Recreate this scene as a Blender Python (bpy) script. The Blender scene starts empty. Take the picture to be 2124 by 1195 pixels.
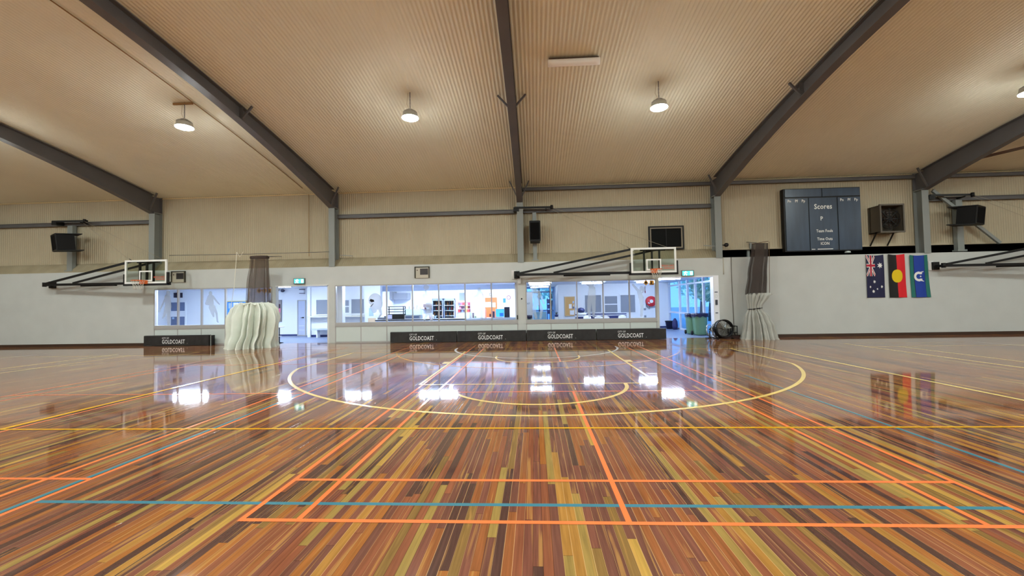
import bpy, math, random
from mathutils import Vector, Matrix
PI = math.pi
random.seed(7)
SC = bpy.context.scene
COL = SC.collection

# ------------------------------------------------------------------ camera, world, exposure
CAM_F, CAM_YAW, CAM_PITCH, CAM_ROLL, CAM_H = 883.03, 0.052597, 0.033031, -0.018189, 1.6807
def cam_axes():
    cy, sy = math.cos(CAM_YAW), math.sin(CAM_YAW)
    cp, sp = math.cos(CAM_PITCH), math.sin(CAM_PITCH)
    cr, sr = math.cos(CAM_ROLL), math.sin(CAM_ROLL)
    fwd = Vector((-sy*cp, cy*cp, sp)); right = Vector((cy, sy, 0)); up = right.cross(fwd)
    return cr*right + sr*up, -sr*right + cr*up, fwd
AX_R, AX_U, AX_F = cam_axes()
cam_data = bpy.data.cameras.new('camera')
cam = bpy.data.objects.new('camera', cam_data); COL.objects.link(cam)
cam_data.sensor_fit = 'HORIZONTAL'; cam_data.sensor_width = 36.0
cam_data.lens = CAM_F/2124*36.0
cam_data.clip_start = 0.05; cam_data.clip_end = 400
M3 = Matrix((AX_R, AX_U, -AX_F)).transposed()
cam.matrix_world = Matrix.Translation((0, 0, CAM_H)) @ M3.to_4x4()
SC.camera = cam
SC.view_settings.view_transform = 'Standard'
SC.view_settings.look = 'None'
SC.view_settings.exposure = 0.0
SC.view_settings.gamma = 1.0
SC.view_settings.use_curve_mapping = False
world = bpy.data.worlds.new('dusk_sky'); SC.world = world; world.use_nodes = True
bg = world.node_tree.nodes['Background']
bg.inputs[0].default_value = (0.11, 0.36, 1.0, 1); bg.inputs[1].default_value = 2.4

LAMP_RADIANCE = 480.0      # hall high-bay lens
ROOF_FILL = 30.0          # point light added below each lamp to brighten the roof (W)
ROOM_RADIANCE = 135.0       # fluorescent battens in the rooms behind the glass

def ray(px, py):
    return AX_R*((px-1062)/CAM_F) + AX_U*((597.5-py)/CAM_F) + AX_F
def P(px, py, Y):                       # point of the upright plane at distance Y
    d = ray(px, py); t = Y/d.y
    return Vector((d.x*t, Y, CAM_H+d.z*t))
def PX(px, Y, py=620): return P(px, py, Y).x
def PZ(px, py, Y): return P(px, py, Y).z

# ------------------------------------------------------------------ materials
MATS = {}
def mat(name, col, rough=0.6, metal=0.0, spec=0.5, emit=None, estr=0.0, coat=0.0, alpha=None):
    if name in MATS: return MATS[name]
    m = bpy.data.materials.new(name); m.use_nodes = True
    b = m.node_tree.nodes['Principled BSDF']
    b.inputs['Base Color'].default_value = (*col, 1)
    b.inputs['Roughness'].default_value = rough
    b.inputs['Metallic'].default_value = metal
    b.inputs['Specular IOR Level'].default_value = spec
    if coat: b.inputs['Coat Weight'].default_value = coat; b.inputs['Coat Roughness'].default_value = 0.06
    if emit:
        b.inputs['Emission Color'].default_value = (*emit, 1); b.inputs['Emission Strength'].default_value = estr
    if alpha is not None: b.inputs['Alpha'].default_value = alpha
    MATS[name] = m
    return m
def S(r, g, b):                          # sRGB 0-255 -> linear
    f = lambda c: (c/255/12.92) if c/255 <= 0.04045 else ((c/255+0.055)/1.055)**2.4
    return (f(r), f(g), f(b))
def noisy(name, c1, c2, scale=4.0, rough=0.7, stretch=(1, 1, 1), bump=0.0, spec=0.4):
    if name in MATS: return MATS[name]
    m = mat(name, c1, rough, spec=spec); nt = m.node_tree; N = nt.nodes; Lk = nt.links
    b = N['Principled BSDF']
    tc = N.new('ShaderNodeTexCoord'); mp = N.new('ShaderNodeMapping'); mp.inputs['Scale'].default_value = stretch
    no = N.new('ShaderNodeTexNoise'); no.inputs['Scale'].default_value = scale; no.inputs['Detail'].default_value = 5
    rp = N.new('ShaderNodeValToRGB'); rp.color_ramp.elements[0].color = (*c1, 1); rp.color_ramp.elements[1].color = (*c2, 1)
    rp.color_ramp.elements[0].position = 0.3; rp.color_ramp.elements[1].position = 0.7
    Lk.new(tc.outputs['Object'], mp.inputs[0]); Lk.new(mp.outputs[0], no.inputs[0]); Lk.new(no.outputs[0], rp.inputs[0])
    Lk.new(rp.outputs[0], b.inputs['Base Color'])
    if bump:
        bp = N.new('ShaderNodeBump'); bp.inputs['Strength'].default_value = bump; bp.inputs['Distance'].default_value = 0.01
        Lk.new(no.outputs[0], bp.inputs['Height']); Lk.new(bp.outputs[0], b.inputs['Normal'])
    return m
def glass(name, tint=(1, 1, 1), gloss=0.05):
    if name in MATS: return MATS[name]
    m = bpy.data.materials.new(name); m.use_nodes = True; nt = m.node_tree; N = nt.nodes; Lk = nt.links
    N.remove(N['Principled BSDF']); out = N['Material Output']
    tr = N.new('ShaderNodeBsdfTransparent'); tr.inputs[0].default_value = (*tint, 1)
    gl = N.new('ShaderNodeBsdfGlossy'); gl.inputs['Roughness'].default_value = 0.02
    fr = N.new('ShaderNodeFresnel'); fr.inputs[0].default_value = 1.35
    mx = N.new('ShaderNodeMixShader')
    ge = N.new('ShaderNodeNewGeometry'); iv = N.new('ShaderNodeMath'); iv.operation = 'SUBTRACT'; iv.inputs[0].default_value = 1.0
    ml = N.new('ShaderNodeMath'); ml.operation = 'MULTIPLY'
    Lk.new(ge.outputs['Backfacing'], iv.inputs[1]); Lk.new(fr.outputs[0], ml.inputs[0]); Lk.new(iv.outputs[0], ml.inputs[1])
    Lk.new(ml.outputs[0], mx.inputs[0]); Lk.new(tr.outputs[0], mx.inputs[1]); Lk.new(gl.outputs[0], mx.inputs[2])
    Lk.new(mx.outputs[0], out.inputs[0]); MATS[name] = m
    return m
def netting(name, col, cover=0.7):
    m = bpy.data.materials.new(name); m.use_nodes = True; nt = m.node_tree; N = nt.nodes; Lk = nt.links
    b = N['Principled BSDF']; out = N['Material Output']
    b.inputs['Base Color'].default_value = (*col, 1); b.inputs['Roughness'].default_value = 0.8
    tr = N.new('ShaderNodeBsdfTransparent'); mx = N.new('ShaderNodeMixShader'); mx.inputs[0].default_value = cover
    Lk.new(tr.outputs[0], mx.inputs[1]); Lk.new(b.outputs[0], mx.inputs[2]); Lk.new(mx.outputs[0], out.inputs[0])
    MATS[name] = m
    return m

def floor_material():
    m = bpy.data.materials.new('strip_timber_floor'); m.use_nodes = True; nt = m.node_tree; N = nt.nodes; Lk = nt.links
    b = N['Principled BSDF']
    def mth(op, a, c=None, d=None):
        n = N.new('ShaderNodeMath'); n.operation = op
        for i, v in enumerate((a, c, d)):
            if v is None: continue
            if isinstance(v, (int, float)): n.inputs[i].default_value = v
            else: Lk.new(v, n.inputs[i])
        return n.outputs[0]
    tc = N.new('ShaderNodeTexCoord'); sp = N.new('ShaderNodeSeparateXYZ'); Lk.new(tc.outputs['Object'], sp.inputs[0])
    x, y = sp.outputs[0], sp.outputs[1]
    u = mth('DIVIDE', mth('ADD', x, 60.0), 0.066)
    row = mth('FLOOR', u); fu = mth('FRACT', u)
    wn = N.new('ShaderNodeTexWhiteNoise'); wn.noise_dimensions = '1D'; Lk.new(row, wn.inputs['W'])
    r1 = wn.outputs['Value']
    wn1 = N.new('ShaderNodeTexWhiteNoise'); wn1.noise_dimensions = '1D'; Lk.new(mth('ADD', row, 777.3), wn1.inputs['W'])
    ln = mth('MULTIPLY_ADD', wn1.outputs['Value'], 2.0, 1.1)
    v = mth('DIVIDE', mth('ADD', mth('ADD', y, 60.0), mth('MULTIPLY', r1, 9.0)), ln)
    seg = mth('FLOOR', v); fv = mth('FRACT', v)
    cb = N.new('ShaderNodeCombineXYZ'); Lk.new(row, cb.inputs[0]); Lk.new(seg, cb.inputs[1])
    wn2 = N.new('ShaderNodeTexWhiteNoise'); wn2.noise_dimensions = '2D'; Lk.new(cb.outputs[0], wn2.inputs['Vector'])
    rnd = wn2.outputs['Value']
    ramp = N.new('ShaderNodeValToRGB'); cr = ramp.color_ramp; cr.interpolation = 'CONSTANT'
    stops = [(0.0, (80, 54, 48)), (0.12, (108, 68, 56)), (0.28, (132, 78, 54)), (0.45, (118, 72, 58)), (0.60, (140, 84, 48)),
             (0.74, (152, 94, 46)), (0.82, (128, 98, 54)), (0.885, (160, 114, 54)), (0.935, (148, 122, 66)), (0.978, (176, 138, 66))]
    while len(cr.elements) < len(stops): cr.elements.new(0.5)
    for e, (p, c) in zip(cr.elements, stops): e.position = p; e.color = (*S(*c), 1)
    Lk.new(rnd, ramp.inputs[0])
    # grain: long streaks along every board, shifted per board
    gv = N.new('ShaderNodeCombineXYZ')
    Lk.new(mth('MULTIPLY', x, 42.0), gv.inputs[0]); Lk.new(mth('MULTIPLY', mth('ADD', y, mth('MULTIPLY', rnd, 40.0)), 1.5), gv.inputs[1]); Lk.new(mth('MULTIPLY', rnd, 30.0), gv.inputs[2])
    gn = N.new('ShaderNodeTexNoise'); gn.inputs['Scale'].default_value = 1.0; gn.inputs['Detail'].default_value = 4; gn.inputs['Distortion'].default_value = 0.6
    Lk.new(gv.outputs[0], gn.inputs['Vector'])
    g = mth('MULTIPLY_ADD', gn.outputs[0], 1.1, 0.50)
    mixc = N.new('ShaderNodeMix'); mixc.data_type = 'RGBA'; mixc.blend_type = 'MULTIPLY'; mixc.inputs['Factor'].default_value = 1.0
    gc = N.new('ShaderNodeCombineColor'); 
    for i in range(3): Lk.new(g, gc.inputs[i])
    Lk.new(ramp.outputs[0], mixc.inputs['A']); Lk.new(gc.outputs[0], mixc.inputs['B'])
    sap = N.new('ShaderNodeTexNoise'); sap.inputs['Scale'].default_value = 1.0; sap.inputs['Detail'].default_value = 3; sap.inputs['Distortion'].default_value = 1.2
    sv = N.new('ShaderNodeCombineXYZ'); Lk.new(mth('MULTIPLY', x, 22.0), sv.inputs[0]); Lk.new(mth('MULTIPLY', mth('ADD', y, mth('MULTIPLY', rnd, 60.0)), 0.55), sv.inputs[1]); Lk.new(mth('MULTIPLY', rnd, 50.0), sv.inputs[2])
    Lk.new(sv.outputs[0], sap.inputs['Vector'])
    sr = N.new('ShaderNodeMapRange'); sr.inputs['From Min'].default_value = 0.58; sr.inputs['From Max'].default_value = 0.68; sr.inputs['To Max'].default_value = 0.55
    Lk.new(sap.outputs[0], sr.inputs[0])
    msap = N.new('ShaderNodeMix'); msap.data_type = 'RGBA'; Lk.new(sr.outputs[0], msap.inputs['Factor']); Lk.new(mixc.outputs['Result'], msap.inputs['A']); msap.inputs['B'].default_value = (*S(188, 140, 74), 1)
    mixc = msap
    # joints between the boards: thin, some filled pale
    edge = mth('MINIMUM', fu, mth('SUBTRACT', 1.0, fu))
    gap = mth('LESS_THAN', edge, 0.034)
    endgap = mth('LESS_THAN', mth('MULTIPLY', mth('MINIMUM', fv, mth('SUBTRACT', 1.0, fv)), ln), 0.0022)
    pale = mth('MULTIPLY', gap, mth('GREATER_THAN', r1, 0.50))
    dark = mth('MAXIMUM', mth('MULTIPLY', gap, mth('LESS_THAN', r1, 0.50)), endgap)
    m1 = N.new('ShaderNodeMix'); m1.data_type = 'RGBA'; Lk.new(mth('MULTIPLY', dark, 0.55), m1.inputs['Factor'])
    Lk.new(mixc.outputs['Result'], m1.inputs['A']); m1.inputs['B'].default_value = (*S(50, 26, 16), 1)
    m2 = N.new('ShaderNodeMix'); m2.data_type = 'RGBA'; Lk.new(mth('MULTIPLY', pale, 0.6), m2.inputs['Factor'])
    Lk.new(m1.outputs['Result'], m2.inputs['A']); m2.inputs['B'].default_value = (*S(206, 164, 112), 1)
    Lk.new(m2.outputs['Result'], b.inputs['Base Color'])
    # lacquer: each board a hair out of level with the next, slightly cupped
    wob = N.new('ShaderNodeTexNoise'); wob.inputs['Scale'].default_value = 1.0; wob.inputs['Detail'].default_value = 2
    wv = N.new('ShaderNodeCombineXYZ'); Lk.new(mth('MULTIPLY', x, 2.0), wv.inputs[0]); Lk.new(mth('MULTIPLY', y, 0.8), wv.inputs[1])
    Lk.new(wv.outputs[0], wob.inputs['Vector'])
    cup = mth('MULTIPLY', mth('MULTIPLY', fu, mth('SUBTRACT', 1.0, fu)), 0.00028)
    tilt = mth('MULTIPLY', mth('MULTIPLY', mth('SUBTRACT', rnd, 0.5), fu), 0.00022)
    hgt = mth('ADD', mth('ADD', cup, tilt), mth('MULTIPLY', wob.outputs[0], 0.0004))
    bp = N.new('ShaderNodeBump'); bp.inputs['Strength'].default_value = 0.7; bp.inputs['Distance'].default_value = 1.0
    Lk.new(hgt, bp.inputs['Height']); Lk.new(bp.outputs[0], b.inputs['Normal'])
    b.inputs['Roughness'].default_value = 0.055
    b.inputs['IOR'].default_value = 1.5; b.inputs['Specular IOR Level'].default_value = 0.5
    return m

def masonry_material():
    m = noisy('painted_masonry', S(190, 192, 188), S(196, 198, 194), 1.3, 0.55)
    nt = m.node_tree; N = nt.nodes; Lk = nt.links; b = N['Principled BSDF']
    tc = N.new('ShaderNodeTexCoord'); mp = N.new('ShaderNodeMapping'); mp.inputs['Rotation'].default_value = (PI/2, 0, 0)
    br = N.new('ShaderNodeTexBrick'); br.inputs['Scale'].default_value = 1.0; br.inputs['Brick Width'].default_value = 3.6; br.inputs['Row Height'].default_value = 2.26
    br.offset = 0.0; br.inputs['Mortar Size'].default_value = 0.006; br.inputs['Mortar Smooth'].default_value = 0.2
    bp = N.new('ShaderNodeBump'); bp.inputs['Strength'].default_value = 0.5; bp.inputs['Distance'].default_value = 0.01; bp.invert = True
    Lk.new(tc.outputs['Object'], mp.inputs[0]); Lk.new(mp.outputs[0], br.inputs[0]); Lk.new(br.outputs['Fac'], bp.inputs['Height']); Lk.new(bp.outputs[0], b.inputs['Normal'])
    return m

FLOOR = floor_material()
MASON = masonry_material()
ROOFM = noisy('tan_roof_sheet', S(227, 226, 205), S(233, 232, 210), 0.6, 0.6)
SHEET = noisy('tan_wall_sheet', S(172, 160, 134), S(180, 168, 142), 0.7, 0.6)
STEEL = noisy('grey_painted_steel', S(92, 90, 90), S(98, 96, 96), 1.5, 0.5)
STEEL_L = mat('pale_grey_steel', S(132, 136, 132), 0.5)
WHITE = mat('white_paint', S(232, 232, 228), 0.5)
ROOMW = mat('room_white_paint', S(228, 232, 238), 0.6)
PANEL = mat('pale_grey_panel', S(200, 208, 204), 0.5)
ALU = mat('grey_aluminium', S(168, 166, 164), 0.45)
ALU_W = mat('white_aluminium', S(214, 214, 212), 0.4)
BLACK = mat('black_paint', S(16, 15, 16), 0.5, spec=.3)
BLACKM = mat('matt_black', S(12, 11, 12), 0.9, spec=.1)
VINYL = noisy('charcoal_vinyl', S(36, 34, 34), S(46, 44, 44), 6, 0.5, bump=0.15)
BROWN = mat('dark_brown_timber', S(62, 42, 32), 0.45)
CLEAR = glass('clear_glass')
PAPER = mat('white_paper', S(240, 240, 240), 0.8)
GREYP = mat('grey_blind', S(132, 138, 150), 0.7)
NAVY = mat('navy_vinyl', S(34, 46, 100), 0.5)
ORANGE = mat('orange_paint', S(232, 100, 44), 0.5)
RED = mat('red_paint', S(206, 40, 52), 0.45)
CHROME = mat('brushed_steel', S(190, 194, 198), 0.3, 0.9)
CANVAS = noisy('cream_canvas', S(212, 216, 204), S(222, 226, 214), 3, 0.45)
NET = netting('brown_netting', S(88, 70, 58), 0.36)
STRING = mat('white_cord', S(225, 220, 205), 0.8)
LENS = mat('lit_lens', (1, 1, 1), 0.5, emit=(0.90, 1.0, 0.98), estr=LAMP_RADIANCE)
TUBE = mat('lit_tube', (1, 1, 1), 0.5, emit=(0.66, 0.80, 1.0), estr=ROOM_RADIANCE)
TUBE_SOFT = mat('lit_tube_soft', (1, 1, 1), 0.5, emit=(0.66, 0.80, 1.0), estr=ROOM_RADIANCE*.7)
TUBE_DIM = mat('lit_tube_dim', (1, 1, 1), 0.5, emit=(0.66, 0.80, 1.0), estr=ROOM_RADIANCE*.22)
TUBE_OFF = mat('unlit_diffuser', S(248, 248, 244), 0.5)
EXITG = mat('lit_exit_panel', S(90, 220, 210), 0.5, emit=S(60, 226, 222), estr=1.6)
EXITW = mat('lit_exit_symbol', (1, 1, 1), 0.5, emit=(0.8, 1, 1), estr=3.0)
DECAL = netting('frosted_decal', S(178, 188, 204), 0.55)
DECAL_W = netting('pale_frosted_decal', S(196, 208, 222), 0.5)

# ------------------------------------------------------------------ mesh builder
class MB:
    def __init__(s): s.v = []; s.f = []; s.m = []; s.sm = []
    def add(s, vs, fs, mi=0, smooth=False):
        o = len(s.v); s.v += [tuple(v) for v in vs]
        for f in fs: s.f.append(tuple(i+o for i in f)); s.m.append(mi); s.sm.append(smooth)
        return s
    def box(s, a, b, mi=0, bev=0.0):
        x0, x1 = sorted((a[0], b[0])); y0, y1 = sorted((a[1], b[1])); z0, z1 = sorted((a[2], b[2]))
        vs = [(x0,y0,z0),(x1,y0,z0),(x1,y1,z0),(x0,y1,z0),(x0,y0,z1),(x1,y0,z1),(x1,y1,z1),(x0,y1,z1)]
        return s.add(vs, [(0,3,2,1),(4,5,6,7),(0,1,5,4),(1,2,6,5),(2,3,7,6),(3,0,4,7)], mi)
    def hexa(s, vs, mi=0):               # 8 corners, bottom ring then top ring
        return s.add(vs, [(0,3,2,1),(4,5,6,7),(0,1,5,4),(1,2,6,5),(2,3,7,6),(3,0,4,7)], mi)
    def bar(s, p, q, w, h=None, mi=0, up=(0, 0, 1)):   # square bar from p to q
        p, q = Vector(p), Vector(q); h = h or w; d = (q-p).normalized()
        u = Vector(up)
        if abs(d.dot(u)) > 0.98: u = Vector((0, 1, 0))
        a = d.cross(u).normalized(); b = a.cross(d).normalized()
        vs = [c + a*sx*w/2 + b*sz*h/2 for c in (p, q) for sx, sz in ((-1,-1),(1,-1),(1,1),(-1,1))]
        return s.add(vs, [(0,1,2,3),(7,6,5,4),(0,4,5,1),(1,5,6,2),(2,6,7,3),(3,7,4,0)], mi)
    def tube(s, pts, r, n=8, mi=0, closed=False):
        pts = [Vector(p) for p in pts]; k = len(pts); vs = []; fs = []
        rr = r if isinstance(r, (list, tuple)) else [r]*k
        for i, p in enumerate(pts):
            a = pts[(i+1) % k] if (closed or i+1 < k) else p; c = pts[i-1] if (closed or i > 0) else p
            d = (a-c).normalized(); u = Vector((0, 0, 1)) if abs(d.z) < 0.9 else Vector((0, 1, 0))
            e = d.cross(u).normalized(); g = e.cross(d)
            vs += [p + (e*math.cos(2*PI*j/n) + g*math.sin(2*PI*j/n))*rr[i] for j in range(n)]
        for i in range(k if closed else k-1):
            for j in range(n):
                fs.append((i*n+j, i*n+(j+1) % n, ((i+1) % k)*n+(j+1) % n, ((i+1) % k)*n+j))
        if not closed: fs += [tuple(range(n))[::-1], tuple((k-1)*n+j for j in range(n))]
        return s.add(vs, fs, mi, True)
    def lathe(s, c, prof, n=24, mi=0, axis='z', caps=True):   # prof: (radius, height) along the axis
        vs = []; fs = []
        for r, h in prof:
            for j in range(n):
                a = 2*PI*j/n; x, y = r*math.cos(a), r*math.sin(a)
                vs.append((c[0]+x, c[1]+y, c[2]+h) if axis == 'z' else (c[0]+x, c[1]+h, c[2]+y))
        for i in range(len(prof)-1):
            for j in range(n): fs.append((i*n+j, i*n+(j+1) % n, (i+1)*n+(j+1) % n, (i+1)*n+j))
        if caps: fs += [tuple(range(n))[::-1], tuple((len(prof)-1)*n+j for j in range(n))]
        return s.add(vs, fs, mi, True)
    def poly(s, pts, y0, y1, mi=0):      # outline in X-Z, given thickness in Y
        n = len(pts); vs = [(x, y0, z) for x, z in pts] + [(x, y1, z) for x, z in pts]
        return s.add(vs, [tuple(range(n)), tuple(range(2*n-1, n-1, -1))] + [(i, i+n, (i+1) % n+n, (i+1) % n) for i in range(n)], mi)
    def disc(s, c, r, y0, y1, n=24, mi=0):
        return s.poly([(c[0]+r*math.cos(2*PI*i/n), c[1]+r*math.sin(2*PI*i/n)) for i in range(n)], y0, y1, mi)
    def rect_frame(s, x0, x1, z0, z1, w, y0, y1, mi=0):
        s.box((x0, y0, z0), (x1, y1, z0+w), mi); s.box((x0, y0, z1-w), (x1, y1, z1), mi)
        s.box((x0, y0, z0+w), (x0+w, y1, z1-w), mi); return s.box((x1-w, y0, z0+w), (x1, y1, z1-w), mi)
    def text(s, body, c, size, y, sx=1.0, bold=0.0, mi=0, align='CENTER', ext=0.003):
        cu = bpy.data.curves.new('t', 'FONT'); cu.body = body; cu.size = size; cu.align_x = align; cu.align_y = 'CENTER'
        cu.offset = bold*size; cu.resolution_u = 2; cu.space_character = 1.06
        ob = bpy.data.objects.new('t', cu); COL.objects.link(ob)
        dg = bpy.context.evaluated_depsgraph_get(); me = bpy.data.meshes.new_from_object(ob.evaluated_get(dg))
        vs = [(c[0]+v.co.x*sx, y, c[1]+v.co.y) for v in me.vertices]
        s.add(vs, [tuple(p.vertices) for p in me.polygons], mi)
        bpy.data.objects.remove(ob); bpy.data.curves.remove(cu); bpy.data.meshes.remove(me)
        return s
    def xf(s, M):                        # transform everything built so far
        s.v = [tuple(M @ Vector(v)) for v in s.v]; return s

ORG = {}
def link_mesh(name, mb, mats, origin, parent=None):
    me = bpy.data.meshes.new(name)
    me.from_pydata([(v[0]-origin[0], v[1]-origin[1], v[2]-origin[2]) for v in mb.v], [], mb.f)
    for m in (mats if isinstance(mats, (list, tuple)) else [mats]): me.materials.append(m)
    me.polygons.foreach_set('material_index', mb.m); me.polygons.foreach_set('use_smooth', mb.sm); me.update()
    o = bpy.data.objects.new(name, me); COL.objects.link(o)
    if parent: o.parent = parent
    else: o.location = origin
    ORG[o.name] = tuple(origin)
    return o
def thing(name, label, cat, loc, group=None, kind=None):
    o = bpy.data.objects.new(name, None); COL.objects.link(o); o.location = loc; o.empty_display_size = 0.1
    o['label'] = label; o['category'] = cat
    if group: o['group'] = group
    if kind: o['kind'] = kind
    ORG[o.name] = tuple(loc)
    return o
def part(name, mb, mats, parent, label=None):
    o = link_mesh(name, mb, mats, ORG[parent.name], parent)
    if label: o['label'] = label
    return o
def base_of(mb):
    xs, ys, zs = zip(*mb.v)
    return ((min(xs)+max(xs))/2, (min(ys)+max(ys))/2, min(zs))
def solo(name, mb, mats, label, cat, group=None, kind=None):
    o = link_mesh(name, mb, mats, base_of(mb)); o['label'] = label; o['category'] = cat
    if group: o['group'] = group
    if kind: o['kind'] = kind
    return o
def struct(name, mb, mats, parent=None, label=None):
    o = link_mesh(name, mb, mats, ORG[parent.name] if parent else base_of(mb), parent)
    o['kind'] = 'structure'
    if label: o['label'] = label
    return o
def dup(root, loc, label=None, group=None):
    r = root.copy(); COL.objects.link(r); r.location = loc; ORG[r.name] = tuple(loc)
    if label: r['label'] = label
    if group: r['group'] = group
    for ch in list(root.children):
        c = ch.copy(); COL.objects.link(c); c.parent = r
        for g in list(ch.children):
            d = g.copy(); COL.objects.link(d); d.parent = c
    return r

# ------------------------------------------------------------------ hall shell
YW = 18.57            # face of the white lower wall
YM = 19.0             # ribbed sheet wall above it
HW = 3.417            # top of the white wall
XL, XR, YB = -34.4, 33.4, -19.0
FRAMES = [-25.95, -17.49, -9.03, -0.57, 7.90, 16.37, 24.85]
def roof_z(y): return 8.75 - 0.0053*y*y
def rafter_z(y):
    d = 0.42
    a = abs(y)
    if a > 10.5: d = 0.42 + 0.46*((a-10.5)/8.0)**1.5
    return roof_z(y) - d

mb = MB(); mb.box((XL, YB, -0.3), (XR, YW+0.2, 0.0)); floor = struct('floor', mb, FLOOR)
# corrugated curved roof
def ribbed(nx_pitch, x0, x1, rows, fn, amp):
    """rows: list of row parameters; fn(x, row, offset) -> point"""
    n = int((x1-x0)/nx_pitch*4); vs = []; fs = []
    for r in rows:
        for i in range(n+1):
            x = x0+(x1-x0)*i/n
            off = amp*(1, 0, -1, 0)[i % 4]
            vs.append(fn(x, r, off))
    for k in range(len(rows)-1):
        for i in range(n): fs.append((k*(n+1)+i, k*(n+1)+i+1, (k+1)*(n+1)+i+1, (k+1)*(n+1)+i))
    return vs, fs
ys = [YB-0.2] + [-16, -12, -8, -4] + [i*1.0 for i in range(0, 19)] + [YM+0.2]
vs, fs = ribbed(0.105, XL, XR, ys, lambda x, y, o: (x, y, roof_z(y)+o+0.02), 0.013)
mb = MB(); mb.add(vs, fs, 0, True)
mb.add([(XL, y, roof_z(y)+0.12) for y in ys]+[(XR, y, roof_z(y)+0.12) for y in ys],
       [(i, i+1, i+1+len(ys), i+len(ys)) for i in range(len(ys)-1)])
struct('ceiling', mb, ROOFM)
# ribbed upper wall
vs, fs = ribbed(0.098, XL, XR, [3.84, 6.95], lambda x, z, o: (x, YM+o, z), 0.012)
mb = MB(); mb.add(vs, fs, 0, True); mb.box((XL, YM+0.05, 3.84), (XR, YM+0.1, 7.0)); struct('wall_upper', mb, SHEET)
# sloping flashing over the white wall, left of the office end
mb = MB(); x1 = 8.03
vs, fs = ribbed(0.098, XL, x1, [0, 1], lambda x, t, o: (x, YW+0.06+t*0.40, HW-0.01+t*0.45+o*0.7), 0.012)
mb.add(vs, fs, 0, True)
vs = [(XL, YW+0.09, HW-0.05), (x1, YW+0.09, HW-0.05), (x1, YM+0.06, 3.83), (XL, YM+0.06, 3.83)]
mb.add(vs, [(0, 1, 2, 3)]); struct('trim_1', mb, noisy('weathered_sheet', S(150, 138, 112), S(164, 152, 126), 2, 0.6))
# open ledge gap at the right, its shade painted as a black lining
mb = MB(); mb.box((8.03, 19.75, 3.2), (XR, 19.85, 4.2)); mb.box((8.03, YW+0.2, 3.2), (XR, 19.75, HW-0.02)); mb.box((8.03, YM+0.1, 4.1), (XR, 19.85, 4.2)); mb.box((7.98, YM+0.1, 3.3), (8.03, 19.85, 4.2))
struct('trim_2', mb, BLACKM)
mb = MB(); mb.box((8.03, YM-0.03, 3.78), (XR, YM+0.1, 3.86)); struct('trim_3', mb, SHEET)
# eave flashing strip
mb = MB(); mb.box((XL, YM-0.05, 6.80), (XR, YM+0.02, 6.84)); struct('trim_4', mb, mat('cream_flashing', S(210, 188, 140), 0.5))

# white wall with the window strips and two door openings
X_W1L, X_W1R = -17.36, -11.80
X_D1L, X_D1R = -11.62, -9.22
X_W2L, X_W2R = -8.90, -0.74
X_W3L, X_W3R = -0.39, 5.22
X_D2L, X_D2R = 5.33, 7.62
ZT = 2.575
YB2 = YW+0.2
mb = MB()
mb.box((XL, YW, 0), (X_W1L, YB2, HW)); mb.box((X_W1L, YW, ZT), (X_D1L, YB2, HW)); mb.box((X_W1R, YW, 0), (X_D1L, YB2, ZT))
mb.box((X_D1L, YW, 2.60), (X_D1R, YB2, HW)); mb.box((X_D1R, YW, 0), (X_W2L, YB2, HW))
mb.box((X_W2L, YW, ZT), (X_W2R, YB2, HW)); mb.box((X_W2R, YW, 0), (X_W3L, YB2, HW)); mb.box((X_W3L, YW, ZT), (X_W3R, YB2, HW))
mb.box((X_W3R, YW, 0), (X_D2L, YB2, HW)); mb.box((X_D2L, YW, 2.64), (X_D2R, YB2, HW)); mb.box((X_D2R, YW, 0), (XR, YB2, HW))
struct('wall_back', mb, MASON)
mb = MB(); mb.box((XL, YW-0.025, 0), (X_W1L-0.35, YW, 0.12)); struct('baseboard_left', mb, BROWN)
mb = MB(); mb.box((8.05, YW-0.03, 0), (XR, YW, 0.12)); struct('baseboard_right', mb, BROWN)
mb = MB(); mb.box((XL-0.2, YB, 0), (XL, YM+0.2, 9)); struct('wall_left', mb, SHEET)
mb = MB(); mb.box((XR, YB, 0), (XR+0.2, YM+0.2, 9)); struct('wall_right', mb, SHEET)
mb = MB(); mb.box((XL, YB-0.2, 0), (XR, YB, 7.2)); struct('wall_front', mb, SHEET)
# white jamb with switches, right opening; room light painted in as brighter white
mb = MB(); mb.box((X_D2R-0.02, YW-0.03, 0), (X_D2R+0.21, YW+0.25, 2.66)); mb.box((X_D2L, YW-0.02, 2.60), (X_D2R, YW+0.2, 2.66))
dj = struct('door_2', mb, mat('white_room_lit_paint', S(236, 238, 244), 0.35), label='white jamb and head of the right opening')
mb = MB(); mb.box((X_D1L-0.03, YW-0.015, 2.56), (X_D1R+0.03, YW+0.2, 2.62)); mb.box((X_D1R-0.03, YW-0.015, 0), (X_D1R+0.05, YW+0.2, 2.6)); struct('door_1', mb, ALU_W)

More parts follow.
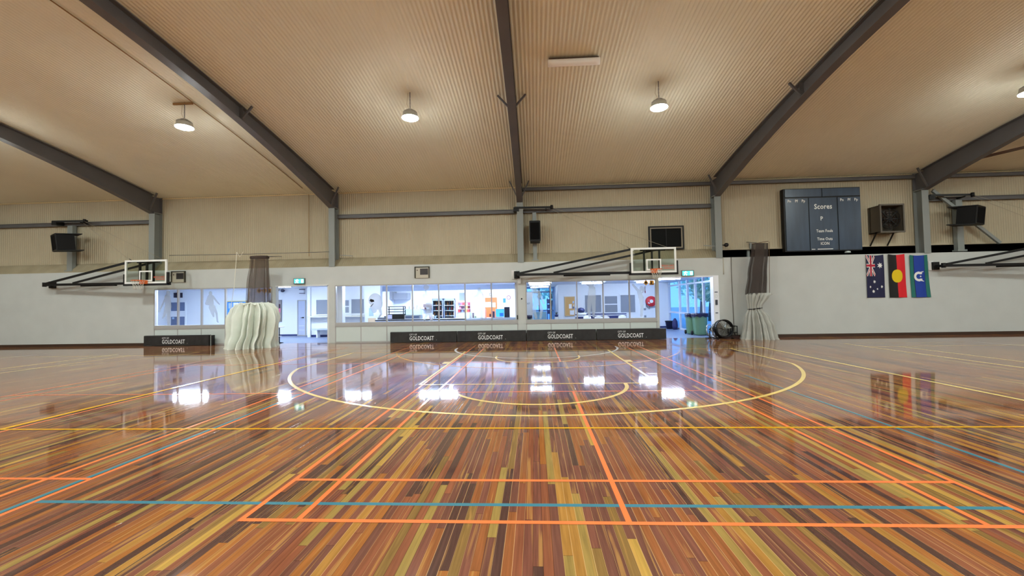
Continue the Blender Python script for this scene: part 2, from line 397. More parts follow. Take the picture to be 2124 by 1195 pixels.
def strip_window(n, x0, x1, mull, label):
    w = bpy.data.objects.new('window_%d' % n, None); COL.objects.link(w); w.location = (x0, YW, 0); w['kind'] = 'structure'; w['label'] = label
    ORG[w.name] = (x0, YW, 0)
    zs = 0.90
    f = MB()
    f.box((x0, YW-0.01, ZT-0.05), (x1, YW+0.09, ZT)); f.box((x0, YW-0.02, zs-0.16), (x1, YW+0.12, zs))
    f.box((x0, YW-0.005, 0), (x1, YW+0.06, 0.06))
    for x in [x0+0.02]+mull+[x1-0.02]:
        f.box((x-0.024, YW-0.02, zs), (x+0.024, YW+0.08, ZT-0.04))
    part('window_frame', f, ALU, w)['kind'] = 'structure'
    j = MB()
    for x in [x0+0.02]+mull+[x1-0.02]: j.box((x-0.02, YW-0.012, 0.05), (x+0.02, YW+0.05, zs-0.16))
    j.box((x0, YW-0.012, zs-0.19), (x1, YW+0.05, zs-0.16))
    part('panel_joint', j, ALU, w)['kind'] = 'structure'
    p = MB(); p.box((x0, YW, 0.05), (x1, YW+0.1, zs-0.17)); part('lower_panel', p, PANEL, w)['kind'] = 'structure'
    xs = [x0]+mull+[x1]
    for a, b in zip(xs[:-1], xs[1:]):
        g = MB(); g.box((a+0.03, YW+0.03, zs), (b-0.03, YW+0.036, ZT-0.05)); part('pane', g, CLEAR, w)['kind'] = 'structure'
    return w
wx = lambda l: [PX(p, YW, 630) for p in l]
WIN1 = strip_window(1, X_W1L, X_W1R, wx([369, 418, 467.5, 516]), 'left strip of viewing windows with grey frames')
WIN2 = strip_window(2, X_W2L, X_W2R, wx([748.5, 802, 855.5, 910, 964.7, 1019.5]), 'middle strip of viewing windows in front of the canteen')
WIN3 = strip_window(3, X_W3L, X_W3R, wx([1142.3, 1197, 1251.3, 1306]), 'right strip of viewing windows in front of the foyer')

# athlete decals on the panes
def figure(parent, cx, z0, h, limbs, mtl=DECAL, name='athlete_decal'):
    b = MB(); n = int(1.05/.006); st = 1.05/n           # outline filled on a fine grid, so no two limbs overlap
    def inside(x, y):
        for x0, y0, r0, x1, y1, r1 in limbs:
            dx, dy = x1-x0, y1-y0; l2 = dx*dx+dy*dy
            t = 0 if l2 < 1e-9 else max(0, min(1, ((x-x0)*dx+(y-y0)*dy)/l2))
            if (x-x0-t*dx)**2+(y-y0-t*dy)**2 < (r0+(r1-r0)*t)**2: return True
        return False
    for j in range(n):
        y = (j+.5)*st-.01; run = None
        for i in range(-60, 61):
            ins = i < 60 and inside((i+.5)*st, y)
            if ins and run is None: run = i
            if not ins and run is not None:
                xa, xb, za, zb = cx+run*st*h, cx+i*st*h, z0+(y-st/2)*h, z0+(y+st/2)*h
                b.add([(xa, YW+.027, za), (xb, YW+.027, za), (xb, YW+.027, zb), (xa, YW+.027, zb)], [(0, 1, 2, 3)]); run = None
    return part(name, b, mtl, parent)
HEAD = lambda x, y: (x, y, .055, x, y+.03, .05)
standing = [HEAD(.03, .9), (.02, .78, .09, .03, .52, .075), (-.02, .8, .035, -.17, .5, .02), (-.17, .5, .02, -.22, .38, .015), (.07, .8, .035, .11, .5, .03),
            (.0, .5, .06, -.08, .27, .035), (-.08, .27, .035, -.12, .2, .02), (.05, .5, .065, .05, .25, .05), (.05, .25, .05, .06, .0, .04)]
runner = [HEAD(-.02, .88), (-.02, .78, .09, .02, .5, .07), (.05, .8, .035, .2, .62, .022), (.2, .62, .022, .26, .56, .015), (-.08, .78, .04, -.14, .6, .045), (-.14, .6, .05, -.04, .58, .05),
          (.0, .48, .075, .05, .3, .05), (.05, .3, .05, .08, .2, .025), (.07, .48, .065, .17, .3, .035), (.17, .3, .035, .2, .05, .025), (.2, .05, .025, .22, .02, .018)]
shooter = [(.0, .93, .075, .001, .93, .075), (-.02, .84, .02, .0, .72, .035), (.0, .72, .035, .05, .6, .06), (-.06, .7, .05, -.05, .68, .05), (.04, .62, .08, .08, .38, .085),
           (.03, .4, .06, .12, .12, .05), (.06, .3, .05, .0, .14, .035), (.0, .14, .03, -.06, .02, .03), (.12, .12, .045, .14, .02, .04)]
thrower = [HEAD(.02, .86), (.03, .76, .085, .05, .45, .07), (-.02, .74, .035, -.14, .66, .025), (-.14, .66, .025, -.18, .78, .02), (.1, .74, .03, .14, .55, .03), (.14, .55, .03, .12, .45, .02),
           (.02, .46, .055, .07, .2, .045), (.07, .2, .045, .08, .0, .03), (.08, .46, .05, .18, .26, .04), (.18, .26, .04, .19, .05, .03)]
twister = [HEAD(-.05, .84), (-.02, .72, .1, .0, .48, .085), (-.1, .76, .04, -.17, .93, .025), (.06, .74, .045, .17, .52, .03), (.17, .52, .03, .2, .42, .03), (-.02, .46, .07, -.08, .22, .05), (-.08, .22, .05, -.02, .02, .035), (.05, .46, .06, .14, .25, .04), (.14, .25, .04, .1, .02, .03)]
pose6 = [HEAD(.05, .92), (.03, .84, .07, .03, .52, .11), (-.02, .88, .03, -.1, .92, .02), (-.03, .48, .065, -.05, .22, .05), (-.05, .22, .05, -.04, .02, .03), (.08, .48, .06, .09, .22, .05), (.09, .22, .05, .07, .02, .03), (.1, .8, .04, .12, .5, .03)]
bender = [(-.22, .92, .03, -.05, .72, .04), (-.05, .72, .06, .0, .55, .07), (.0, .5, .06, .02, .28, .045), (.02, .28, .045, .0, .02, .035), (.05, .7, .03, .12, .85, .02), HEAD(.02, .8)]
figure(WIN1, PX(345, YW), 0.91, 1.62, standing); figure(WIN1, PX(437, YW), 0.98, 1.5, runner)
figure(WIN2, PX(779, YW), 0.95, 1.5, [(-.02, .62, .2, .03, .5, .17), (-.12, .42, .06, -.05, .32, .08), (.1, .4, .04, .16, .2, .03), (.16, .2, .03, .1, .12, .02)])
figure(WIN2, PX(884, YW), 0.93, 1.58, shooter); figure(WIN2, PX(993, YW), 0.93, 1.5, thrower)
figure(WIN3, PX(1113, YW), 0.95, 1.55, twister, DECAL_W); figure(WIN3, PX(1225, YW), 0.97, 1.55, pose6, DECAL_W); figure(WIN3, PX(1330, YW), 0.95, 1.5, bender, DECAL_W)
# dark patch on the second decal
b = MB(); b.poly([P(x, y, YW).xz[:] for x, y in ((768, 620), (775, 622), (776, 626), (770, 627), (766, 624))], YW+0.02, YW+0.025); b.poly([P(x, y, YW).xz[:] for x, y in ((773, 630), (775, 629), (770, 636), (768, 636))], YW+0.02, YW+0.025)
part('decal_patch', b, BLACK, WIN2)
SIGN_O = mat('amber_sign', S(226, 160, 50), 0.5)
def pane_sign(win, px, py, diamond, size=0.21):
    c = P(px, py, YW); b = MB(); r = size/2
    pts = [(c.x-r*1.25, c.z), (c.x, c.z-r*1.25), (c.x+r*1.25, c.z), (c.x, c.z+r*1.25)] if diamond else [(c.x-r, c.z-r), (c.x+r, c.z-r), (c.x+r, c.z+r), (c.x-r, c.z+r)]
    b.poly(pts, YW+0.016, YW+0.024)
    if diamond: b.disc((c.x, c.z), r*.5, YW+0.013, YW+0.016, 12, 1)
    else:
        b.disc((c.x-r*.1, c.z+r*.5), r*.22, YW+0.013, YW+0.016, 10, 1); b.poly([(c.x-r*.6, c.z-r*.7), (c.x-r*.2, c.z-r*.8), (c.x+r*.2, c.z+r*.2), (c.x-r*.4, c.z+r*.3)], YW+0.013, YW+0.016, 1); b.box((c.x-r*.1, YW+.013, c.z-r*.8), (c.x+r*.8, YW+.016, c.z-r*.55), 1)
    part('warning_sticker', b, [SIGN_O, BLACK], win)
for px, py, d in ((537, 603, True), (548.5, 603, True), (560, 603, False)): pane_sign(WIN1, px, py, d, 0.2)
pane_sign(WIN3, 1340, 586.5, True, 0.19); pane_sign(WIN3, 1352, 586.5, False, 0.19)
b = MB(); c0, c1 = P(1338.5, 594, YW), P(1338.3, 603, YW); b.tube([(c0.x, YW+0.02, c0.z), (c1.x, YW+0.02, c1.z)], 0.01, 6); c2 = P(1338.3, 608, YW); b.box((c1.x-.02, YW+.012, c2.z), (c1.x+.02, YW+.028, c1.z))
part('pull_cord', b, mat('dark_red', S(110, 40, 50), .6), WIN3)

# ------------------------------------------------------------------ portal frames
def portal(X, label):
    t = thing('portal_frame', label, 'steel frame', (X, 18.75, 0), 'portal frames across the hall', 'structure')
    fw, tf = 0.27, 0.018
    for sgn in ((1,) if True else (1, -1)):
        c = MB(); zt = 6.10
        c.box((X-fw/2, YW-0.03, 3.40), (X+fw/2, YW-0.03+tf, zt)); c.box((X-fw/2, YM-0.06, 3.40), (X+fw/2, YM-0.06+tf, 6.08)); c.box((X-0.007, YW-0.03+tf, 3.40), (X+0.007, YM-0.06, 6.10))
        c.box((X-fw/2, YW-0.05, zt-0.03), (X+fw/2, YM-0.05, zt))
        part('column', c, STEEL_L, t)
    n = 44; yy = [YB+0.4 + (YM-0.45-(YB+0.4))*i/n for i in range(n+1)]
    r = MB()
    bw = 0.25
    for i in range(n):
        a, e = yy[i], yy[i+1]; top = (roof_z(a)-0.02, roof_z(e)-0.02); bot = (rafter_z(a), rafter_z(e))
        for x0, x1, lo, hi in ((X-bw/2, X+bw/2, (bot[0], bot[1]), (bot[0]+.02, bot[1]+.02)), (X-bw/2, X+bw/2, (top[0]-.02, top[1]-.02), top), (X-.008, X+.008, (bot[0]+.02, bot[1]+.02), (top[0]-.02, top[1]-.02))):
            r.hexa([(x0, a, lo[0]), (x1, a, lo[0]), (x1, e, lo[1]), (x0, e, lo[1]), (x0, a, hi[0]), (x1, a, hi[0]), (x1, e, hi[1]), (x0, e, hi[1])])
    r.box((X-bw/2, YW-0.05, 6.10), (X+bw/2, YM-0.04, 6.13)); r.box((X-.008, YM-.45, 6.1), (X+.008, YM-0.06, 6.85)); r.box((X-bw/2, YM-0.06, 6.1), (X+bw/2, YM-0.04, 6.85))
    for y in (12.55,): 
        for s in (-1, 1): r.box((X+s*0.008, y-.008, rafter_z(y)+.01), (X+s*bw/2, y+.008, roof_z(y)-.03))
    part('rafter', r, STEEL, t)
    for y in (6.2, 12.55, 18.35):
        for s in (-1, 1):
            k = MB(); k.bar((X+s*0.06, y, rafter_z(y)+0.05), (X+s*0.42, y, roof_z(y)-0.03), 0.06, 0.05); part('fly_brace', k, STEEL, t)
    return t
FL = ['steel portal frame furthest left, only its rafter end near the wall side', 'grey steel portal frame left of the left hinged basketball backboard', 'grey steel portal frame between the left doorway and the middle windows', 'grey steel portal frame in the middle, seen edge on, beside the middle hoop hinge',
      'grey steel portal frame just left of the scoreboard', 'grey steel portal frame right of the boxed extractor fan', 'steel portal frame furthest right, beyond the right hoop']
for X, l in zip(FRAMES, FL): portal(X, l)
def girt(x0, x1, z, y, h, label):
    b = MB(); b.box((x0, y-0.02, z-h/2), (x1, y+0.07, z+h/2)); b.box((x0, y-0.06, z-h/2), (x1, y-0.0, z-h/2+.02)); b.box((x0, y-.06, z+h/2-.02), (x1, y, z+h/2))
    solo('wall_girt', b, STEEL, label, 'steel rail', 'steel rails along the ribbed wall', 'structure')
girt(-25.8, -17.63, 5.73, 18.88, .17, 'steel rail on the ribbed wall above the left hinged backboard')
girt(-8.9, -0.71, 5.72, 18.88, .17, 'steel rail on the ribbed wall above the middle windows')
girt(-0.43, 7.76, 5.72, 18.88, .17, 'steel rail on the ribbed wall above the black louvred window')
girt(16.5, 24.7, 5.72, 18.88, .17, 'steel rail on the ribbed wall behind the right speaker')
girt(-0.43, 7.76, 6.70, 18.86, .15, 'steel eave strut between the middle frame and the next one right')
girt(8.04, 16.23, 6.70, 18.86, .15, 'steel eave strut above the scoreboard')
girt(16.5, 24.7, 6.70, 18.86, .15, 'steel eave strut at the far right, above the right speaker')

# ------------------------------------------------------------------ court markings (painted, a fraction of a millimetre thick)
LINE = dict(orange=mat('orange_line_paint', S(238, 126, 70), 0.12), yellow=mat('pale_yellow_line_paint', S(236, 204, 118), 0.12), gold=mat('strong_yellow_line_paint', S(226, 168, 8), 0.12),
            blue=mat('teal_line_paint', S(66, 126, 142), 0.12), white=mat('white_line_paint', S(225, 225, 225), 0.12), amber=mat('amber_line_paint', S(214, 152, 62), 0.12))
ZL = [0.0004]
def seg(b, x0, y0, x1, y1, w, z):
    ZL[0] = (ZL[0]+.00003) % .0006; z = z+ZL[0]
    d = Vector((x1-x0, y1-y0)).normalized(); n = Vector((-d.y, d.x))*w/2
    b.add([(x0+n.x, y0+n.y, z), (x0-n.x, y0-n.y, z), (x1-n.x, y1-n.y, z), (x1+n.x, y1+n.y, z)], [(0, 1, 2, 3)])
def arc(b, cx, cy, r, a0, a1, w, z, n=64):
    pts = [(a0+(a1-a0)*i/n) for i in range(n+1)]
    vs = [(cx+(r-w/2)*math.cos(a), cy+(r-w/2)*math.sin(a), z) for a in pts]+[(cx+(r+w/2)*math.cos(a), cy+(r+w/2)*math.sin(a), z) for a in pts]
    b.add(vs, [(i, i+n+1, i+n+2, i+1) for i in range(n)])
def rects(b, x0, x1, y0, y1, w, z): seg(b, x0, y0, x1, y0, w, z); seg(b, x0, y1, x1, y1, w, z); seg(b, x0, y0, x0, y1, w, z); seg(b, x1, y0, x1, y1, w, z)
def badminton(cx, y0, label):
    b = MB(); w = .047; z = .0016
    for s in (-1, 1):
        seg(b, cx+s*3.03, y0, cx+s*3.03, y0+13.4, w, z); seg(b, cx+s*2.57, y0, cx+s*2.57, y0+13.4, w, z)
    for y in (0, .76, 4.72, 8.68, 12.64, 13.4): seg(b, cx-3.05, y0+y, cx+3.05, y0+y, w, z)
    seg(b, cx, y0, cx, y0+4.72, w, z); seg(b, cx, y0+8.68, cx, y0+13.4, w, z)
    struct('floor_badminton_lines', b, LINE['orange'], label=label)
badminton(0.68, 3.30, 'orange badminton court lines in the middle of the floor'); badminton(-7.46, 3.30, 'orange badminton court lines on the left of the floor')
b = MB(); z = .0024
for x in (-2.42, 2.44): seg(b, x, 8.78, x, 14.63, .06, z)
seg(b, -2.44, 8.78, 2.46, 8.78, .06, z); arc(b, .03, 8.78, 1.76, PI, 2*PI, .075, z)
a = math.acos(6.42/6.68); arc(b, .05, 13.02, 6.68, PI+a, 2*PI-a, .075, z, 96)
for x in (-6.37, 6.47): seg(b, x, 13.02-6.68*math.sin(a), x, 14.63, .075, z)
seg(b, -7.6, 14.65, 7.6, 14.65, .05, z)
arc(b, .05, 13.02, 1.26, PI, 2*PI, .05, z); seg(b, -1.21, 13.02, -1.21, 13.3, .05, z); seg(b, 1.31, 13.02, 1.31, 13.3, .05, z)
for s, x in ((-1, -2.52), (1, 2.54)):
    seg(b, x, 11.75, x, 12.15, .2, z)
    for y in (9.9, 10.75): seg(b, x, y-.025, x+.2*s, y-.025, .05, z)
seg(b, 7.6, -14, 7.6, 15.4, .09, z)
struct('floor_basketball_lines', b, LINE['yellow'], label='pale yellow basketball key, arc and right sideline')
b = MB(); z = .0030
seg(b, -7.6, 5.72, 7.65, 5.72, .052, z); seg(b, -7.63, -14, -7.63, 15.9, .10, z)
struct('floor_netball_lines', b, LINE['gold'], label='strong yellow netball third line and left sideline')
b = MB(); z = .0020
arc(b, 0, 15.75, 4.93, PI+.28, 2*PI-.28, .065, z, 64); seg(b, -7.6, 15.9, 7.6, 15.9, .065, z)
struct('floor_netball_circle', b, LINE['amber'], label='amber netball goal circle near the far end')
b = MB(); z = .0028
arc(b, 0, 15.62, 2.9, PI, 2*PI, .075, z, 64); seg(b, -2.9, 15.62, -2.9, 15.8, .055, z); seg(b, 2.9, 15.62, 2.9, 15.8, .055, z)
struct('floor_white_arc', b, LINE['white'], label='white half circle by the advertising pads')
b = MB(); z = .0008
seg(b, -4.5, -9, -4.5, 9.57, .05, z); seg(b, 4.54, -9, 4.54, 9.57, .05, z); seg(b, -4.5, 3.58, 3.73, 3.58, .05, z)
struct('floor_volleyball_lines', b, LINE['blue'], label='teal volleyball lines')
b = MB(); z = .0012
seg(b, -14.55, -5, -14.55, 14.65, .075, z); seg(b, -15.6, -5, -15.6, 15.2, .075, z); seg(b, -26, 14.65, -9.9, 14.65, .06, z); seg(b, 10.9, -5, 10.9, 15.7, .085, z); seg(b, 11.85, -5, 11.85, 14.6, .075, z); seg(b, 10.8, 14.65, 24, 14.65, .06, z); seg(b, 10.8, 15.75, 15, 15.75, .03, z)
arc(b, -17.6, 15.75, 4.93, PI+.3, 2*PI-.05, .05, z)
struct('floor_side_court_lines', b, LINE['yellow'], label='pale yellow lines of the courts at both sides')
b = MB(); z = .0010; arc(b, 18.2, 15.75, 2.9, PI, 2*PI, .055, z); seg(b, -19.05, 13.4, -19.05, 15.7, .05, z); arc(b, -21.9, 13.4, 2.85, -1.4, 0, .05, z)
struct('floor_side_court_arcs', b, LINE['white'], label='white arcs of the courts at both sides')

# ------------------------------------------------------------------ high-bay lamps
def high_bay(x, y, label, bracket=False, vis=True):
    zt = roof_z(y); zl = 7.16 if abs(y-12.27) < .5 else zt-0.80
    t = thing('high_bay_lamp', label, 'lamp', (x, y, zl), 'round high bay lamps under the roof')
    hs = MB(); hs.lathe((x, y, zl), [(.20, .02), (.245, .035), (.245, .06), (.22, .09), (.21, .16), (.15, .20), (.10, .215), (.10, .27), (.05, .285)], 28)
    for i in range(14):
        a = 2*PI*i/14; hs.bar((x+.09*math.cos(a), y+.09*math.sin(a), zl+.24), (x+.2*math.cos(a), y+.2*math.sin(a), zl+.17), .012, .05)
    part('housing', hs, mat('pale_grey_casting', S(176, 174, 164), .45), t)
    le = MB(); le.lathe((x, y, zl), [(.235, .03), (.235, .018), (.20, .0), (.1, -.008)], 28); part('lens', le, LENS, t)
    ch = MB(); z = zl+.285; k = 0
    while z < zt-.12:
        pts = [(x+(.012*math.cos(a) if k % 2 else 0), y+(0 if k % 2 else .012*math.cos(a)), z+.032+.032*math.sin(a)) for a in [2*PI*i/8 for i in range(8)]]
        ch.tube(pts, .006, 5, closed=True); z += .05; k += 1
    ch.tube([(x, y, z), (x, y, zt+.01)], .012, 6)
    part('chain', ch, STEEL, t)
    cb = MB(); cb.tube([(x-.02, y, zl+.28), (x-.10, y, zl+.45), (x-.06, y, zt)], .006, 5); part('cable', cb, mat('beige_cable', S(190, 172, 140), .6), t)
    if bracket:
        br = MB(); br.box((x-.36, y-.025, zt-.06), (x+.26, y+.025, zt-.005)); part('mounting_bar', br, mat('tan_rail', S(150, 112, 62), .6), t)
    ld = bpy.data.lights.new('added_roof_fill', 'POINT'); ld.energy = ROOF_FILL; ld.color = (0.95, 1.0, .97); ld.shadow_soft_size = .4  # added fill below the lens, spreads light up to the roof
    lo = bpy.data.objects.new('added_roof_fill', ld); COL.objects.link(lo); lo.parent = t; lo.location = (0, 0, -.42)
    ld.cycles.is_caustics_light = False
    return t
high_bay(-10.56, 12.27, 'lit high bay lamp on a cross bar, leftmost of the hanging lamps in view', True)
high_bay(-3.575, 12.27, 'lit high bay lamp just left of the middle rafter')
high_bay(3.68, 12.27, 'lit high bay lamp right of the middle rafter, under the roof batten')
high_bay(13.76, 12.3, 'lit high bay lamp cut by the right edge of the picture')
for y in (4.2, -4.2, -12.3):
    for x in (-24.8, -17.7, -10.6, -3.5, 3.6, 10.7, 17.8, 24.9):
        high_bay(x, y, 'lit high bay lamp hanging above and behind the viewpoint')
for x in (-24.8, -17.7, 21.9): high_bay(x, 12.3, 'lit high bay lamp added over a side court, out of view')  # unseen lamps, the left ones added to brighten the left walls
# batten on the roof
a0, a1 = Vector((.50, 11.12, 8.06)), Vector((1.80, 11.13, 8.06))
t = thing('roof_batten', 'unlit white batten light fixed flat under the roof sheets', 'light fitting', (1.15, 11.12, 7.97))
b = MB(); b.box((.5, 11.04, 7.985), (1.8, 11.20, 8.075)); part('body', b, mat('brown_steel', S(78, 56, 40), .6), t)
b = MB(); b.tube([(.47+1.36*i/10, 11.06, 7.95) for i in range(11)], .09, 12); part('diffuser', b, TUBE_OFF, t)
# conduits
b = MB(); b.tube([(-10.26, y, roof_z(y)-.03) for y in [6+i*.65 for i in range(20)]], .014, 6); b.tube([(-10.28, 18.92, 6.8), (-10.28, 18.93, 3.95)], .014, 6)
solo('conduit', b, mat('brown_conduit', S(150, 118, 70), .6), 'thin conduit running down the roof and the ribbed wall beside the left frame', 'conduit')

# ------------------------------------------------------------------ basketball goals folded against the wall
RUBBER = mat('black_rubber', S(20, 20, 20), .7)
RIMO = mat('rim_orange', S(226, 104, 34), .45)
def goal(xh, xb0, xb1, label, hlabel):
    yb = 17.62; zb = 2.83; y2 = 18.05
    dz = 0.0
    t = thing('basketball_goal', label, 'basketball goal', (xh, YW, 0), 'side folding basketball goals on the wall')
    z1 = 2.775; z2 = 3.805
    g = MB(); g.box((xb0+.05, yb, z1+.05), (xb1-.05, yb+.012, z2-.05)); part('backboard', g, glass('board_glass', (.86, .90, .86)), t)
    f = MB(); f.rect_frame(xb0, xb1, z1, z2, .075, yb-.012, yb+.05); part('backboard_border', f, WHITE, t, 'white border of the glass backboard')
    xc = (xb0+xb1)/2
    s = MB(); s.rect_frame(xc-.30, xc+.30, z1+.10, z1+.56, .055, yb-.006, yb-.001); part('target_square', s, WHITE, t)
    w = MB(); w.text('SOLO ARC', (xb1-.34, z1+.27), .10, yb-.003, 1.0, .02); w.text('PANGOS', (xb1-.30, z1+.17), .10, yb-.003, 1.0, .02); part('lettering', w, mat('red_lettering', S(214, 84, 60), .5), t, 'red lettering on the glass')
    pd = MB(); pd.box((xb0-.05, yb-.03, z1-.09), (xb1+.06, yb+.08, z1-.005)); pd.box((xb0-.05, yb-.03, z1-.05), (xb0-.005, yb+.08, z1+.42)); pd.box((xb1+.005, yb-.03, z1-.05), (xb1+.06, yb+.08, z1+.48)); part('edge_padding', pd, RUBBER, t)
    up = MB()
    for dx in (-.36, -.04, .26): up.box((xc+dx-.03, yb+.06, z1+.02), (xc+dx+.03, yb+.14, z2-.02))
    up.box((xc-.5, yb+.08, z2-.12), (xc+.5, yb+.16, z2-.04)); part('back_upright', up, BLACK, t)
    r = MB(); zr = z1+.12; yr = yb-.36
    r.tube([(xc+.235*math.cos(2*PI*i/28), yr+.235*math.sin(2*PI*i/28), zr) for i in range(28)], .011, 8, closed=True)
    r.box((xc-.13, yb-.16, zr-.14), (xc+.10, yb-.012, zr+.02)); r.box((xc-.09, yb-.20, zr-.03), (xc+.07, yb-.1, zr+.006))
    for i in range(12):
        a = 2*PI*i/12; r.tube([(xc+.235*math.cos(a)-.01, yr+.235*math.sin(a), zr-.01), (xc+.235*math.cos(a), yr+.235*math.sin(a), zr-.035), (xc+.235*math.cos(a)+.01, yr+.235*math.sin(a), zr-.01)], .004, 4)
    rim = part('rim', r, RIMO, t, 'orange rim')
    n = MB(); K = 12; rows = [(.23, 0), (.19, -.13), (.155, -.26), (.14, -.40)]
    for k in range(len(rows)-1):
        for i in range(K):
            for dlt in (0.5, -0.5):
                a = 2*PI*(i+.5*k)/K; c = 2*PI*(i+.5*k+dlt)/K
                n.tube([(xc+rows[k][0]*math.cos(a), yr+rows[k][0]*math.sin(a), zr+rows[k][1]), (xc+rows[k+1][0]*math.cos(c), yr+rows[k+1][0]*math.sin(c), zr+rows[k+1][1])], .0045, 4)
    part('net', n, STRING, rim)
    L = xb0-xh
    bm = MB(); bm.bar((xh, y2+.1, 2.84), (xb1, yb+.16, 2.80), .11, .10); bm.bar((xh+L*.42, y2+.07, 2.775), (xh+L*.83, y2-.1, 2.765), .11, .09); bm.box((xb0-.06, yb+.08, 2.70), (xb1+.02, yb+.2, 2.80)); part('lower_boom', bm, BLACK, t)
    st = MB(); st.bar((xh+.10, y2+.1, 2.90), (xb0+.02, y2-.2, 3.77), .075, .085); st.bar((xb0, y2-.2, 3.775), (xb0+.3, yb+.16, 3.77), .07, .08); part('upper_strut', st, BLACK, t)
    s2 = MB(); s2.bar((xh+L*.33, y2+.06, 2.89), (xb1-.5, yb+.18, 3.78), .07, .08); part('inner_strut', s2, BLACK, t)
    h = MB(); h.box((xh-.14, YW-.12, 2.70), (xh+.10, YW, 3.02)); h.lathe((xh, y2+.12, 2.76), [(.075, 0), (.075, .19)], 12); h.bar((xh, y2+.12, 2.84), (xh-.02, YW-.1, 2.84), .09, .1); part('hinge', h, BLACK, t)
    hp = MB(); hp.box((xh-.25, YW-.03, 2.68), (xh-.06, YW, 3.07)); part('wall_plate', hp, ALU_W, t, 'pale wall plate')
    za = 5.80; ht = thing('hoist_bracket', hlabel, 'bracket', (xh, 18.6, za), 'black hoist arms on the upper wall')
    ar = MB(); ar.bar((xh-.08, 18.52, za+.01), (xh+1.62, 18.52, za-.01), .075, .075); ar.box((xh-.12, 18.5, za-.15), (xh+.12, 18.85, za+.03)); part('arm', ar, BLACK, ht)
    ar = MB(); ar.lathe((xh+1.55, 18.46, za-.12), [(.06, 0), (.06, .18)], 10); ar.bar((xh+1.3, 18.5, za-.08), (xh+1.3, 18.86, za-.08), .04, .05); part('pulley', ar, BLACK, ht)
    cb = MB(); cb.tube([(xh+1.5, 18.44, za-.1), (xb0+.02, y2-.2, 3.82)], .008, 5); cb.tube([(xh+1.58, 18.44, za-.05), (xb1-.3, yb+.15, 3.82)], .008, 5); part('hoist_cable', cb, mat('steel_cable', S(150, 140, 120), .5), ht)
    ck = MB(); ck.tube([(xb0-.1, yb+.3, 3.9), (xb0+.02, yb+.3, 3.83)], .015, 5); part('cable_clamp', ck, BLACK, t)
    return t
goal(-0.73, P(1309, 545, 17.62).x, P(1403, 545, 17.62).x, 'folded basketball goal with glass backboard over the right windows', 'black hoist arm above the middle column speaker')
goal(-22.22, P(259, 565, 17.62).x, P(346, 565, 17.62).x, 'folded basketball goal with glass backboard left of the left windows', 'black hoist arm above the far left speaker')
goal(16.62, 21.40, 23.18, 'folded basketball goal right of the three flags, only its black arms in view', 'black hoist arm above the far right speaker')

# ------------------------------------------------------------------ speakers, posts, boxes on the upper wall
def speaker(x, y, z, w, d, h, rz, tilt, label):
    t = thing('loudspeaker', label, 'speaker', (x, y, z), 'black loudspeakers on the upper wall')
    b = MB(); b.hexa([(-w/2, -d/2, 0), (w/2, -d/2, 0), (w*.36, d/2, 0), (-w*.36, d/2, 0), (-w/2, -d/2, h), (w/2, -d/2, h), (w*.36, d/2, h), (-w*.36, d/2, h)])
    g = MB(); g.box((-w*.45, -d/2-.015, h*.05), (w*.45, -d/2+.005, h*.95))
    k = MB(); 
    for zz in (-.03, h+.03): k.box((-w*.5, -d/2, zz-.018), (w*.5, d/2+.25, zz+.018))
    k.rect_frame(-w*.56, w*.56, -.03, h+.03, .03, -d/2-.02, -d/2+.02)
    M = Matrix.Translation((x, y, z)) @ Matrix.Rotation(rz, 4, 'Z') @ Matrix.Rotation(tilt, 4, 'X')
    for nm, bb, m in (('cabinet', b, BLACK), ('grille', g, BLACKM), ('yoke', k, BLACK)): part(nm, bb.xf(M), m, t)
    return t
c = P(1110, 503, 18.4); speaker(c.x, 18.35, c.z+.06, .42, .42, .80, 0, .0, 'upright black speaker on the wall beside the middle column')
c = P(137, 524, 18.2); speaker(c.x, 18.15, c.z+.10, .80, .62, .68, -.55, .10, 'black speaker on the far left post, turned to the left court')
c = P(2010, 469, 18.2); speaker(c.x-.05, 18.15, c.z+.08, .80, .62, .66, .55, .10, 'black speaker at the far right, turned to the right court')
def post(px, x_w, z1, label):
    x = PX(px, 18.85, 530); b = MB(); b.box((x-x_w/2, 18.75, HW+.1), (x+x_w/2, 18.93, z1)); b.box((x-x_w/2-.06, 18.7, HW+.05), (x+x_w/2+.06, 18.95, HW+.12))
    solo('wall_post', b, STEEL_L, label, 'post', 'short steel posts on the ledge')
post(149, .26, 5.64, 'grey post behind the far left speaker'); post(1110, .17, 5.62, 'slim grey post under the middle speaker'); post(1990, .26, 5.64, 'grey post behind the far right speaker'); 
x = PX(1551.5, 19.2, 522); b = MB(); b.box((x-.05, 19.15, 3.40), (x+.05, 19.25, 3.84)); b.box((x-.05, 18.9, 3.8), (x+.05, 19.2, 4.05)); solo('wall_post', b, STEEL_L, 'short grey post in the dark gap left of the right net', 'post', 'short steel posts on the ledge')
p0, p1 = P(1934, 395, 18.75), P(2074, 504, 18.75); b = MB(); b.bar(p0, p1, .09, .12); solo('wall_brace', b, STEEL_L, 'diagonal steel brace behind the right speaker', 'brace', kind='structure')
b = MB(); b.bar((16.55, 17.2, roof_z(17.2)-.42), (22.5, 12.3, roof_z(12.3)-.35), .09, .09); solo('roof_brace', b, mat('brown_brace', S(92, 68, 52), .6), 'brown diagonal brace under the roof at the far right', 'brace', kind='structure')
